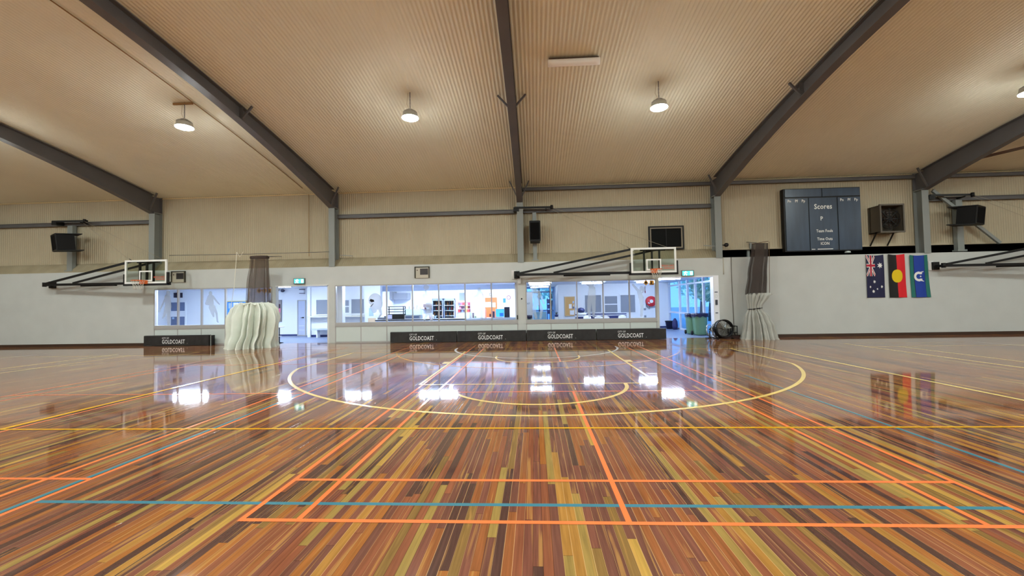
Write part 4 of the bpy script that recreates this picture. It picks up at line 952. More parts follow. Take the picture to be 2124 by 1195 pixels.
for x in xx: bars.append(((x-.05, 32.5, 0), (x+.05, 32.6, ZC)))
rails += [((-.62, 32.5, 2.35), (xr0, 32.6, 2.45)), ((-.62, 32.5, 0), (xr0, 32.6, .1)), ((-.62, 32.5, .95), (xr0, 32.6, 1.02))]
for a, e in zip(xx[:-1], xx[1:]): panes.append(((a+.05, 32.54, .1), (e-.05, 32.55, ZC)))
glazed_wall('door_4', bars, rails, panes, 'glass doors at the end of the passage behind the right windows')

# lights in the rooms
def batten(px, py, Lm, label, w=.12, at=None):
    d = ray(px, py); t0 = (ZC-.06-CAM_H)/d.z; x, y = at or (d.x*t0, d.y*t0)
    t = thing('ceiling_batten', label, 'light fitting', (x, y, ZC-.09), 'fluorescent battens on the room ceilings')
    b = MB(); h = Lm/2; b.box((x-h, y-w*.58, ZC-.035), (x+h, y+w*.58, ZC)); part('body', b, ALU_W, t)
    b = MB(); b.box((x-h+.02, y-w/2, ZC-.085), (x+h-.02, y+w/2, ZC-.035)); part('diffuser', b, TUBE_DIM if 1090 < px < 1130 else TUBE_SOFT if 1090 < px < 1260 else TUBE, t)
for xk, lb in ((-6.6, 'over the food case'), (-4.6, 'over the fridges'), (-2.2, 'over the orange door')):
    batten(0, 0, 1.25, 'added fill light panel %s, unseen behind the canteen bulkhead' % lb, .30, (xk, 24.05))  # unseen panels added to brighten the canteen
for px, py, L_, lb in ((730, 592, .9, 'over the servery ledge behind the left end of the middle windows'), (758, 591.5, .5, 'short one beside the notice column'), (896, 588.7, 1.3, 'over the canteen counter, near the shooting figure decal'),
        (925, 588.2, 1.0, 'over the canteen counter, near the drinks fridges'), (1120, 586.5, 1.15, 'nearest of the row in the passage behind the right windows'), (1120, 590.8, 1.2, 'second of the row in the passage behind the right windows'), (1119, 595.8, 1.2, 'deepest of the row in the passage behind the right windows'),
        (1229, 587.6, 1.15, 'above the blinds behind the right windows'), (1343, 585.2, 1.15, 'above the hose reel'), (1386, 578.6, 1.1, 'just inside the right opening'), (397, 599, 1.5, 'in the left room behind the left windows'), (580, 594.8, .9, 'inside the left doorway')):
    batten(px, py, L_, 'lit fluorescent batten '+lb, .40 if px < 600 else .07 if px < 760 else .12)
b = MB()
# ---- helper for flat things on a wall
def slab(name, px0, py0, px1, py1, y, th, m, label, cat, group=None, frame=None):
    a, e = P(px0, py0, y), P(px1, py1, y)
    t = thing(name, label, cat, ((a.x+e.x)/2, y, e.z), group) if frame else None
    b = MB(); b.box((a.x, y-th, e.z), (e.x, y, a.z))
    if not frame: return solo(name, b, m, label, cat, group)
    part('board', b, m, t); f = MB(); f.rect_frame(a.x, e.x, e.z, a.z, .05, y-th-.02, y); part('frame', f, frame, t)
    return t
def sheets(t, y, items):
    for px0, py0, px1, py1, m in items:
        a, e = P(px0, py0, y), P(px1, py1, y); b = MB(); b.box((a.x, y-.006, e.z), (e.x, y, a.z)); part('paper_sheet', b, m, t)
BLUEP = mat('blue_felt', S(60, 140, 214), .8); YEL = mat('pale_yellow_wood', S(214, 196, 120), .6); CORK = noisy('cork', S(206, 160, 100), S(216, 172, 112), 30, .9); PINK = mat('pink_print', S(214, 110, 140), .7); DRED = mat('dark_print', S(70, 30, 50), .7); LBL = mat('light_blue_print', S(170, 196, 226), .7)
t = slab('noticeboard', 470, 624.5, 512, 669.5, YL, .03, BLUEP, 'blue felt noticeboard with a pale yellow frame, behind the left curtain', 'noticeboard', frame=YEL)
sheets(t, YL-.03, [(474, 629, 482, 640, LBL), (484, 628, 495, 636, PAPER), (477, 641, 487, 664, PAPER), (488, 642, 500, 662, PAPER), (473, 648, 476, 663, LBL), (489, 641, 498, 647, mat('plum_print', S(120, 70, 120), .7))])
t = slab('noticeboard', 559, 622.5, 584.5, 667.5, YL, .03, mat('taupe_felt', S(150, 140, 136), .9), 'taupe noticeboard with dark pink posters inside the left doorway', 'noticeboard', frame=mat('taupe_frame', S(140, 134, 134), .6))
sheets(t, YL-.03, [(571.5, 631, 582, 639.5, DRED), (572, 640, 583, 648, PINK), (571.5, 640, 576, 647, DRED), (573.5, 650, 580, 656, PAPER), (560.5, 634, 565, 648, PAPER)])
# left room door with glazed panels
a, e = P(355.5, 626.5, YL), P(384.5, 703, YL)
t = thing('room_door', 'white door with two grey glazed panels in the left room', 'door', ((a.x+e.x)/2, YL, 0))
b = MB(); b.rect_frame(a.x-.05, e.x+.05, -.0, a.z+.05, .06, YL-.05, YL); part('frame', b, ROOMW, t)
b = MB(); b.box((a.x, YL-.035, 0), (e.x, YL, a.z)); part('leaf', b, ROOMW, t)
DG = mat('grey_blue_pane', S(96, 112, 146), .3)
for z0_, z1_ in ((PZ(370, 645, YL), a.z-.03), (.35, PZ(370, 657, YL))):
    b = MB(); b.box((a.x+.02, YL-.045, z0_), ((a.x+e.x)/2+.02, YL-.034, z1_)); b.box(((a.x+e.x)/2+.06, YL-.045, z0_), (e.x-.02, YL-.034, z1_)); part('glazed_panel', b, DG, t)
b = MB(); b.box((a.x+.10, YL-.06, PZ(363, 662, YL)), (a.x+.22, YL-.04, PZ(363, 658, YL))); part('door_sign', b, LBL, t)
for px in (363.5, 374): 
    c = P(px, 612.5, YL-.1); b = MB(); b.box((c.x-.05, YL-.16, c.z-.14), (c.x+.05, YL-.0, c.z+.14)); solo('wall_speaker', b, mat('navy_plastic', S(24, 28, 60), .5), '%s of two small dark wall boxes above the left room door' % ('left' if px < 370 else 'right'), 'wall box', 'small dark wall boxes')
# grey door in the foyer
a, e = P(619, 624.5, YL), P(633.5, 696, YL)
t = thing('room_door', 'plain grey door with a black handle inside the left doorway', 'door', ((a.x+e.x)/2, YL, 0))
GD = mat('pale_grey_door', S(178, 186, 208), .5)
b = MB(); b.box((a.x, YL-.03, 0), (e.x, YL, a.z)); part('leaf', b, GD, t)
b = MB(); b.rect_frame(a.x-.05, e.x+.05, 0, a.z+.05, .05, YL-.045, YL); part('frame', b, ALU, t)
b = MB(); b.lathe((e.x-.1, YL-.09, 1.02), [(.035, 0), (.035, .06)], 12, axis='y'); b.box((e.x-.22, YL-.09, 1.0), (e.x-.1, YL-.07, 1.03)); part('handle', b, BLACK, t)
b = MB(); b.box((a.x+.05, YL-.04, .32), (e.x-.04, YL-.028, .34)); b.box((a.x+.05, YL-.04, .55), (e.x-.04, YL-.028, .57)); part('grille', b, ROOMW, t)
c0, c1 = P(623.5, 600, YL), P(633, 609, YL); t = thing('wall_unit', 'small white wall unit with dark edges above the grey door', 'wall unit', ((c0.x+c1.x)/2, YL, c1.z)); b = MB(); b.box((c0.x, YL-.15, c1.z+.03), (c1.x, YL, c0.z-.03)); part('body', b, ROOMW, t); b = MB(); b.box((c0.x, YL-.16, c0.z-.04), (c1.x, YL, c0.z)); b.box((c0.x, YL-.16, c1.z), (c1.x, YL, c1.z+.03)); part('edge', b, mat('navy_edge', S(40, 44, 70), .5), t)
for px, py in ((573.5, 602, ), (585.5, 603)):
    c = P(px, py, YL-.2); b = MB(); b.lathe((c.x, YL-.25, c.z), [(.05, 0), (.09, .03), (.09, .12), (.04, .25)], 14, axis='y'); solo('ceiling_speaker', b, mat('dark_grey_plastic', S(60, 62, 84), .5), '%s of two small dark round fittings high inside the left doorway' % ('left' if px < 580 else 'right'), 'fitting', 'small round fittings')
# servery hatch, ledge, bench
def hatch(px0, py0, px1, py1, y, label, sashes=False, grp='grey blinds of the rooms'):
    a, e = P(px0, py0, y), P(px1, py1, y); t = thing('blind_window', label, 'window', ((a.x+e.x)/2, y, e.z), grp)
    b = MB(); b.rect_frame(a.x-.05, e.x+.05, e.z-.05, a.z+.05, .06, y-.05, y); 
    if sashes: zc = (a.z+e.z)/2; b.box((a.x, y-.05, zc-.03), (e.x, y, zc+.03))
    part('frame', b, ROOMW, t)
    b = MB(); b.box((a.x, y-.02, e.z), (e.x, y, a.z)); part('blind', b, GREYP, t)
    return t
hatch(656.5, 622, 690, 652, YS, 'grey blind over the servery ledge seen through the left doorway')
hatch(713, 622.5, 725, 649, YS, 'narrow two pane grey window behind the first middle window', True)
hatch(729, 620.5, 756, 650.5, YS, 'wide grey blind left of the notice column')
zl = PZ(665, 656, YS-.3); b = MB(); b.box((x0s+.15, YS-.42, zl-.06), (x1s-.1, YS, zl)); solo('servery_ledge', b, mat('cream_laminate', S(206, 204, 190), .4), 'cream ledge under the grey servery blinds', 'ledge')
xa, xb = PX(649, YS-.3, 685), PX(692, YS-.3, 685); t = thing('bench_seat', 'pale bench with white legs under the servery ledge', 'bench', ((xa+xb)/2, YS-.3, 0))
b = MB(); b.box((xa, YS-.5, .40), (xb, YS-.1, .46)); part('seat', b, mat('pale_blue_laminate', S(180, 190, 208), .4), t)
for x in (PX(658, YS-.4, 695), xb-.1):
    b = MB(); b.box((x-.03, YS-.45, 0), (x+.03, YS-.15, .40)); part('leg', b, ROOMW, t)
# round high table in the doorway
x = PX(579.5, 19.0, 690); t = thing('pedestal_table', 'small white pedestal table with a black post beside the left curtain', 'table', (x, 19.0, 0))
zt_ = PZ(579, 678, 19.0); b = MB(); b.lathe((x, 19.0, zt_-.03), [(.20, 0), (.21, .015), (.20, .03)], 24); part('tabletop', b, WHITE, t)
b = MB(); b.tube([(x, 19.0, .02), (x, 19.0, zt_-.03)], .022, 8); b.lathe((x, 19.0, 0), [(.17, 0), (.17, .015), (.03, .04)], 20); part('post', b, BLACK, t)
b = MB(); b.lathe((x-.03, 19.0, .30), [(.12, 0), (.12, .02)], 16); part('shelf', b, WHITE, t)
# ------------------------------------------------------------------ canteen
zc_ = PZ(900, 661.5, 21.0)
xa, xb = xc1+.02, -.88
b = MB(); t = thing('canteen_counter', 'long canteen counter with a white front and black edged top', 'counter', ((xa+xb)/2, 21.3, 0))
b = MB(); b.box((xa, 21.05, 0), (xb, 21.7, zc_-.06)); part('body', b, ROOMW, t)
b = MB(); b.box((xa, 20.98, zc_-.06), (xb, 21.75, zc_)); part('worktop', b, mat('pale_worktop', S(206, 214, 228), .35), t)
b = MB(); b.box((xa, 20.97, zc_-.055), (PX(965, 21, 660), 20.985, zc_-.01)); part('edge_strip', b, BLACK, t)
a = P(697, 640, 20); 
# notices on the column
yC = 21.8
t = slab('wall_notice', 765.5, 639, 774.5, 655.5, yC, .012, LBL, 'pale blue notice with dark print on the white column', 'notice')
for i, py in enumerate((640.3, 643, 647, 652)):
    c = P(770, py, yC-.014); b = MB(); b.box((c.x-.07, yC-.016, c.z-.025), (c.x+.07 - .03*(i % 2), yC-.012, c.z+.02)); part('print', b, mat('blue_print', S(60, 80, 150), .7), t) if False else None
slab('wall_notice', 763.5, 660, 780, 668.5, yC, .012, mat('tan_notice', S(214, 190, 160), .8), 'tan notice with red print low on the white column', 'notice')
# hood
a, e = P(788, 605.5, 25.4), P(816, 621, 25.4); b = MB(); b.box((a.x, 25.2, e.z), (e.x, YK, a.z)); b.box((e.x, 25.35, e.z), (P(846, 620, 25.4).x, YK, a.z-.1))
solo('range_hood', b, mat('satin_steel', S(150, 152, 158), .35, .6), 'grey steel hood on the canteen back wall', 'hood')
# wire rack, oven, display case on the counter
yk = 21.35
a, e = P(804.5, 636.5, yk), P(839, 652, yk); t = thing('display_rack', 'black framed tiered display rack on the counter, left of the glass case', 'rack', ((a.x+e.x)/2, yk, e.z))
b = MB(); 
for x in (a.x, e.x-.02):
    for y in (yk-.15, yk+.15): b.box((x-.005, y-.018, e.z), (x+.03, y+.018, a.z))
for k in range(4): 
    z = e.z+(a.z-e.z)*k/3
    for y in (yk-.15, yk+.15): b.box((a.x, y-.012, z-.016), (e.x, y+.012, z+.016))
part('frame', b, BLACK, t)
for k in range(3):
    z = e.z+(a.z-e.z)*k/3; b = MB(); b.box((a.x+.02, yk-.14, z+.01), (e.x-.02, yk+.14, z+.02)); part('shelf', b, glass('shelf_glass', (.9, .95, .97)), t)
a2 = P(804, 652, yk); e2 = P(840, 662, yk); b = MB(); b.box((a2.x, yk-.2, zc_), (e2.x, yk+.2, e.z-.01)); t = thing('warmer_cabinet', 'black warmer cabinet with a price card under the display rack', 'cabinet', ((a2.x+e2.x)/2, yk, zc_)); part('body', b, BLACK, t)
a3, e3 = P(807.5, 653, yk), P(816, 661, yk); b = MB(); b.box((a3.x, yk-.215, e3.z), (e3.x, yk-.2, a3.z)); part('price_card', b, mat('lilac_card', S(190, 190, 220), .7), t)
a, e = P(841.5, 645, yk), P(874, 653, yk); t = thing('glass_display_case', 'glass food case on a steel base, in the middle of the counter', 'display case', ((a.x+e.x)/2, yk, zc_))
b = MB(); b.box((a.x, yk-.22, zc_), (e.x, yk+.22, e.z)); part('base', b, CHROME, t); b = MB(); b.box((a.x+.05, yk-.225, zc_+.05), (e.x-.05, yk-.22, e.z-.05)); part('louvre', b, mat('dark_blue_grey', S(70, 84, 110), .4), t)
b = MB(); b.box((a.x, yk-.2, e.z), (e.x, yk+.2, a.z+.08)); part('glass_box', b, glass('case_glass', (.82, .95, .98)), t)
b = MB(); b.box((a.x, yk-.2, a.z+.08), (e.x, yk+.2, a.z+.10)); part('top', b, ROOMW, t)
for i, (px, h, w) in enumerate(((846, .12, .14), (856, .10, .16), (863, .20, .12), (869, .11, .14))):
    c = P(px, 645, yk); b = MB(); b.box((c.x-w/2, yk-.12, a.z+.10), (c.x+w/2, yk+.12, a.z+.10+h)); solo('white_box', b, PAPER, ['white carton leftmost on top of the glass food case', 'flat white carton second from left on the glass food case', 'tallest white carton on the glass food case', 'white carton rightmost on top of the glass food case'][i], 'box', 'white cartons on the glass food case')
c = P(797, 661, yk); b = MB(); b.box((c.x-.3, yk-.12, zc_), (c.x+.02, yk+.1, zc_+.10)); b.box((c.x+.02, yk-.08, zc_), (c.x+.14, yk+.1, zc_+.17)); solo('scale', b, mat('dark_grey_steel', S(90, 94, 104), .4), 'low dark grey machine at the left end of the counter', 'machine')
slab('whiteboard', 878.5, 604.5, 898, 629, YK, .03, WHITE, 'blank white board on the canteen back wall', 'whiteboard', frame=ALU_W)
a, e = P(878, 631, YK), P(897, 642, YK); t = thing('wall_shelf', 'dark shelf of small jars under the white board', 'shelf', ((a.x+e.x)/2, YK-.15, e.z)); b = MB(); b.box((a.x, YK-.3, e.z), (e.x, YK, e.z+.03)); b.box((a.x, YK-.02, e.z), (e.x, YK, a.z)); part('board', b, mat('brown_grey', S(120, 104, 108), .6), t)
for i in range(5):
    x = a.x+.06+i*(e.x-a.x-.1)/4.2; b = MB(); b.lathe((x, YK-.15, e.z+.03), [(.04, 0), (.045, .08), (.02, .11)], 10); solo('jar', b, [PAPER, DRED, LBL][i % 3], 'small jar on the dark shelf under the white board', 'jar', 'jars on the canteen shelf')
# fridges
def fridge(px0, px1, y, label):
    a, e = P(px0, 619.5, y), P(px1, 619.5, y); x0, x1, zt = a.x, e.x, a.z
    t = thing('drinks_fridge', label, 'fridge', ((x0+x1)/2, y+.3, 0), 'glass door drinks fridges in the canteen')
    b = MB(); b.box((x0, y, 0), (x0+.05, y+.6, zt)); b.box((x1-.05, y, 0), (x1, y+.6, zt)); b.box((x0, y, zt-.08), (x1, y+.6, zt)); b.box((x0, y, 0), (x1, y+.6, .2)); b.box((x0, y+.56, 0), (x1, y+.6, zt)); part('cabinet', b, mat('fridge_grey', S(84, 94, 110), .4), t)
    d = MB(); d.rect_frame(x0+.01, x1-.01, .2, zt-.08, .05, y-.05, y); dr = part('door', d, mat('fridge_door_grey', S(104, 114, 136), .4), t)
    g = MB(); g.box((x0+.05, y-.03, .25), (x1-.05, y-.02, zt-.13)); part('pane', g, glass('fridge_glass', (.86, .9, .92)), dr)
    h = MB(); h.box((x1-.05, y-.09, .9), (x1-.03, y-.05, 1.4)); part('handle', h, ALU_W, dr)
    for k in range(4):
        z = .62+k*(zt-.85)/3.6; s = MB(); s.box((x0+.05, y+.02, z), (x1-.05, y+.5, z+.03)); part('shelf', s, ALU_W, t)
    return x0, x1, zt, t
for (p0_, p1_, lb, side) in ((896, 919, 'left of the two glass door drinks fridges', 'left'), (920, 943.5, 'right of the two glass door drinks fridges', 'right')):
    x0, x1, zt_, t = fridge(p0_, p1_, 24.6, lb)
    cols = [mat('red_drink', S(150, 40, 40), .3), mat('amber_drink', S(190, 110, 50), .3), mat('teal_drink', S(50, 110, 130), .3), mat('dark_drink', S(50, 40, 50), .3)]
    for k in range(4):
        z = .65+k*(zt_-.85)/3.6
        for i in range(5):
            x = x0+.1+i*(x1-x0-.2)/4; b = MB(); b.lathe((x, 24.75, z), [(.03, 0), (.032, .12), (.014, .18), (.014, .21)], 8); solo('bottle', b, cols[(k+i*2) % 4], 'small drink bottle on a shelf of the %s drinks fridge' % side, 'bottle', 'bottles in the %s fridge' % side)
b = MB(); a, e = P(944.6, 619, 24.7), P(947, 660, 24.7); b.box((a.x, 24.7, 0), (e.x, 25.2, a.z)); solo('tall_cabinet', b, mat('pale_pink_panel', S(206, 196, 220), .5), 'tall narrow pale cabinet right of the drinks fridges', 'cabinet')
t = slab('wall_poster', 952.5, 607.5, 964.5, 623.5, YK, .015, mat('grey_poster', S(120, 132, 160), .6), 'grey poster above the snack shelves', 'poster')
# snack shelves
a, e = P(944.5, 627.5, 25.5), P(973, 648.5, 25.5); t = thing('snack_shelves', 'pink backed shelves of snacks right of the fridges', 'shelf', ((a.x+e.x)/2, 25.6, e.z))
b = MB(); b.box((a.x, YK-.04, e.z), (e.x, YK, a.z)); part('back_panel', b, mat('raspberry_panel', S(150, 62, 84), .6), t); H_ = a.z-e.z
for k in range(3): b = MB(); b.box((a.x, 25.5, e.z+H_*k/3), (e.x, YK, e.z+H_*k/3+.02)); part('shelf', b, PAPER, t)
pk = [mat('pk_white', S(238, 226, 240), .6), mat('pk_amber', S(236, 170, 90), .6), mat('pk_pink', S(230, 120, 160), .6), mat('pk_dark', S(80, 50, 70), .6), mat('pk_red', S(214, 60, 60), .6), mat('pk_blue', S(120, 140, 210), .6)]
rr = random.Random(3)
for k in range(3):
    x = a.x+.03
    while x < e.x-.12:
        w = rr.uniform(.07, .14); h = rr.uniform(.6, .9)*H_/3; b = MB(); b.box((x, 25.55, e.z+H_*k/3+.02), (x+w, 25.7, e.z+H_*k/3+.02+h)); solo('snack_packet', b, pk[rr.randrange(6)], 'snack packet on the %s shelf of the pink snack shelves' % ('lowest', 'middle', 'top')[k], 'packet', 'snack packets on the %s pink shelf' % ('lowest', 'middle', 'top')[k]); x += w+.015
a, e = P(948, 650, 24.9), P(974, 661, 24.9); b = MB(); b.box((a.x, 24.9, 0), (e.x, 25.4, a.z)); t = solo('chest_freezer', b, mat('mint_cabinet', S(176, 222, 232), .4), 'pale mint chest freezer under the snack shelves', 'freezer')
c = P(981, 661, yk)
for i, (px, w, h, m, lb) in enumerate(((892, .07, .10, RED, 'red tub on the counter left of the drinks fridges'), (898, .12, .2, PAPER, 'white tub on the counter in front of the left drinks fridge'), (903, .08, .12, LBL, 'pale blue tub on the counter in front of the left drinks fridge'), (981.5, .10, .26, mat('taupe_tub', S(150, 130, 140), .5), 'tall taupe tub on the counter right of the mint freezer'), (975, .14, .14, PAPER, 'white stack of cups on the counter beside the taupe tub'), (986, .1, .10, mat('green_tub', S(170, 190, 150), .5), 'pale green tub on the counter right of the taupe tub'))):
    x = PX(px, yk, 655); b = MB(); b.lathe((x, yk, zc_), [(w*.42, 0), (w*.5, h*.9), (w*.52, h), (w*.2, h)], 14); solo('tub', b, m, lb, 'tub')
# orange door and things near the till
a, e = P(1006, 617.5, 25.95), P(1031.5, 660, 25.95); t = thing('orange_door', 'orange door with white notices at the right of the canteen', 'door', ((a.x+e.x)/2, YK, 0)); b = MB(); b.box((a.x, YK-.05, 0), (e.x, YK, a.z)); part('leaf', b, ORANGE, t)
sheets(t, YK-.05, [(1006.5, 627, 1019, 637, PAPER), (1021, 628, 1028, 637, PAPER)]); b = MB(); b.box((P(1015.5, 655, YK).x, YK-.1, PZ(1016, 657, YK)), (P(1018.5, 655, YK).x, YK-.05, PZ(1016, 651, YK))); part('handle', b, BLACK, t)
slab('wall_poster', 1043.3, 619, 1049, 628, YK, .012, mat('blue_poster', S(50, 120, 200), .6), 'small blue poster left of the wall clock', 'poster')
c = P(1055, 617.3, YK); t = thing('wall_clock', 'round wall clock with a dark red rim at the right end of the canteen', 'clock', (c.x, YK, c.z)); b = MB(); b.disc((c.x, c.z), .10, YK-.03, YK, 24); part('face', b, PAPER, t); b = MB(); b.tube([(c.x+.11*math.cos(2*PI*i/24), YK-.02, c.z+.11*math.sin(2*PI*i/24)) for i in range(24)], .022, 6, closed=True); part('rim', b, mat('maroon_rim', S(130, 60, 84), .5), t); b = MB(); b.bar((c.x, YK-.035, c.z), (c.x+.02, YK-.035, c.z+.07), .008); b.bar((c.x, YK-.035, c.z), (c.x-.05, YK-.035, c.z-.01), .01); part('hand', b, BLACK, t)
a, e = P(1028, 641, yk), P(1046.5, 657.5, yk); t = thing('till_screen', 'glowing cyan point of sale screen on the counter', 'screen', ((a.x+e.x)/2, yk, zc_)); b = MB(); b.box((a.x, yk, e.z), (e.x, yk+.05, a.z)); b.bar(((a.x+e.x)/2, yk+.05, e.z+.1), ((a.x+e.x)/2, yk+.1, zc_), .06); b.box(((a.x+e.x)/2-.12, yk-.05, zc_), ((a.x+e.x)/2+.12, yk+.15, zc_+.02)); part('body', b, mat('pale_case', S(190, 210, 226), .4), t)
b = MB(); b.box((a.x+.02, yk-.006, e.z+.02), (e.x-.02, yk, a.z-.02)); part('display', b, mat('lit_display', S(80, 190, 230), .4, emit=S(70, 180, 235), estr=.8), t)
b = MB(); b.box((a.x+.2, yk-.009, e.z+.04), (e.x-.05, yk-.006, e.z+.2)); part('window_graphic', b, mat('lit_blue_graphic', S(40, 110, 210), .4, emit=S(40, 110, 210), estr=.7), t)
a, e = P(1046, 637, yk+.3), P(1057.5, 657.5, yk+.3); b = MB(); b.box((a.x, yk+.2, zc_), (e.x, yk+.4, a.z)); solo('black_cabinet', b, mat('blue_black', S(34, 36, 60), .4), 'tall black unit on the counter right of the cyan screen', 'cabinet')
c = P(1025.5, 655, yk+.1); b = MB(); b.box((c.x-.08, yk, zc_), (c.x+.02, yk+.2, zc_+.32)); solo('card_printer', b, mat('navy_box', S(44, 50, 84), .4), 'narrow dark box left of the cyan screen', 'printer')
a, e = P(1059.5, 602, 25.2), P(1064, 657, 25.2); b = MB(); b.box((a.x, 25.2, 0), (e.x, 25.4, ZC)); struct('column_slim', b, ROOMW)
for px, py, m, lb in ((1001, 612.5, RED, 'small red edged card right of the throwing figure decal'), (1017, 611, BLACK, 'small dark fitting above the orange door')):
    c = P(px, py, YK); b = MB(); b.rect_frame(c.x-.05, c.x+.05, c.z-.09, c.z+.09, .02, YK-.02, YK); b.box((c.x-.03, YK-.012, c.z-.07), (c.x+.03, YK, c.z+.07), 1); solo('wall_card', b, [m, PAPER], lb, 'card')

# ------------------------------------------------------------------ right foyer
hatch(1212.5, 612.5, 1247.5, 648, YR, 'wide grey blind beside the tall figure decal, right windows'); hatch(1253.5, 614.5, 1281, 648, YR, 'two sash grey window between the wide blinds, right windows', True); hatch(1286, 612, 1318, 648, YR, 'wide grey blind nearest the hose reel')
t = slab('noticeboard', 1170.5, 615.5, 1193, 655.5, YR, .03, CORK, 'cork noticeboard with white sheets behind the right windows', 'noticeboard', frame=mat('pale_wood', S(206, 176, 132), .6))
sheets(t, YR-.03, [(1180, 631, 1186, 640, PAPER), (1182, 644, 1191, 653, PAPER)])
for i, (px, py) in enumerate(((1190, 627), (1192, 634), (1190, 638), (1194, 641), (1191, 646))):
    c = P(px, py, YR-.2); b = MB(); b.poly([(c.x-.06, c.z-.07), (c.x+.06, c.z-.06), (c.x+.05, c.z+.08), (c.x-.05, c.z+.07)], YR-.045, YR-.036); o = part('pinned_card', b, [LBL, PAPER, mat('slate_card', S(110, 120, 160), .7)][i % 3], t)
# hose reel
c = P(1350.5, 625, YR-.15); t = thing('fire_hose_reel', 'red fire hose reel on the foyer wall near the right opening', 'hose reel', (c.x, YR, c.z-.3))
b = MB(); b.lathe((c.x, YR-.22, c.z), [(.30, 0), (.31, .02), (.31, .05), (.30, .06)], 32, axis='y'); b.lathe((c.x, YR-.06, c.z), [(.30, 0), (.30, .03)], 32, axis='y'); part('reel_disc', b, RED, t)
b = MB(); b.disc((c.x, c.z), .10, YR-.25, YR-.21, 20); b.poly([(c.x-.2, c.z-.04), (c.x-.08, c.z-.1), (c.x-.1, c.z-.14), (c.x-.2, c.z-.12)], YR-.235, YR-.22); part('hub', b, PAPER, t)
b = MB(); b.tube([(c.x+.26*math.cos(2*PI*i/24), YR-.12, c.z+.26*math.sin(2*PI*i/24)) for i in range(24)], .05, 8, closed=True); b.tube([(c.x-.29, YR-.13, c.z-.05), (c.x-.26, YR-.13, c.z-.3), (c.x-.1, YR-.13, c.z-.46), (c.x-.08, YR-.13, c.z-.3)], .018, 6); b.lathe((c.x, YR-.2, c.z), [(.06, 0), (.06, .2)], 12, axis='y'); part('hose', b, mat('black_hose', S(30, 32, 50), .5), t)
for px, py, lb in ((1337.5, 641, 'small pale socket plate below the hose reel'), (1338, 656, 'small dark bracket low on the wall below the hose reel')):
    c = P(px, py, YR); b = MB(); b.box((c.x-.06, YR-.04, c.z-.07), (c.x+.06, YR, c.z+.05)); b.box((c.x-.03, YR-.06, c.z-.03), (c.x+.03, YR-.03, c.z)); solo('wall_socket', b, GREYP, lb, 'socket')
# navy bench and white chairs
x0, x1 = PX(1194, 24.6, 655), PX(1300, 24.6, 655); zb = PZ(1250, 651, 24.6)
t = thing('bench_seat', 'navy bench with a white stripe under the grey blinds', 'bench', ((x0+x1)/2, 24.7, 0))
b = MB(); b.box((x0, 24.66, zb-.35), (x1, 24.74, zb-.10)); b.box((x0, 24.66, zb-.06), (x1, 24.74, zb)); part('backrest', b, NAVY, t); b = MB(); b.box((x0, 24.665, zb-.10), (x1, 24.735, zb-.06)); part('stripe', b, PAPER, t)
b = MB(); b.box((x0, 24.2, .40), (x1, 24.66, .47)); part('seat', b, NAVY, t)
for x in (x0+.1, (x0+x1)/2, x1-.1): b = MB(); b.box((x-.03, 24.25, 0), (x+.03, 24.7, .40)); b.box((x-.03, 24.67, 0), (x+.03, 24.73, zb)); part('leg', b, ALU, t)
def chair(px, rz, label):
    x = PX(px, 23.2, 660); y = 23.2; t = thing('plastic_chair', label, 'chair', (x, y, 0), 'white plastic chairs in the foyer'); M = Matrix.Translation((x, y, 0)) @ Matrix.Rotation(rz, 4, 'Z')
    b = MB(); b.box((-.22, -.22, .43), (.22, .22, .46)); part('seat', b.xf(M), PAPER, t)
    b = MB(); n = 10; vs = []
    for k in range(n+1):
        u = -1+2*k/n; vs += [(u*.23, .20+.05*(1-u*u), .55), (u*.21, .24+.05*(1-u*u), .86-.05*u*u), (u*.21, .26+.05*(1-u*u), .86-.05*u*u), (u*.23, .22+.05*(1-u*u), .55)]
    b.add(vs, [(k*4+j, (k+1)*4+j, (k+1)*4+(j+1) % 4, k*4+(j+1) % 4) for k in range(n) for j in range(4)], 0, True); b.box((-.2, .2, .44), (-.16, .25, .6)); b.box((.16, .2, .44), (.2, .25, .6)); part('backrest', b.xf(M), PAPER, t)
    for sx in (-1, 1):
        for sy in (-1, 1): b = MB(); b.tube([(sx*.19, sy*.19, .43), (sx*.22, sy*.22, 0)], .014, 6); part('leg', b.xf(M), CHROME, t)
chair(1221, .2, 'white plastic chair leftmost in front of the navy bench'); chair(1240, PI, 'white plastic chair in front of the navy bench, below the wide blind'); chair(1262, 2.4, 'white plastic chair below the two sash window'); chair(1288, -.5, 'white plastic chair rightmost in front of the navy bench')
x = PX(1205, 24.0, 645); b = MB(); b.lathe((x, 24.0, 1.02), [(.05, 0), (.2, .04), (.22, .14), (.15, .24), (.04, .28)], 18); 
t = thing('sports_bag', 'dark blue and white bag heaped on the foyer table, left of the navy bench', 'bag', (x, 24.0, .86)); 
for v in range(len(b.v)): pass
part('upper', b, NAVY, t); b = MB(); b.lathe((x+.03, 24.0, .86), [(.2, 0), (.27, .05), (.25, .13), (.08, .17)], 18); part('lower', b, PAPER, t)
b = MB(); b.box((x-.35, 23.75, .80), (x+.35, 24.2, .86)); tt = thing('side_table', 'small pale table under the heaped bag', 'table', (x, 24, 0)); part('tabletop', b, ROOMW, tt)
for sx in (-.3, .3):
    for sy in (23.8, 24.15): b = MB(); b.box((x+sx-.02, sy-.02, 0), (x+sx+.02, sy+.02, .8)); part('leg', b, ALU, tt)
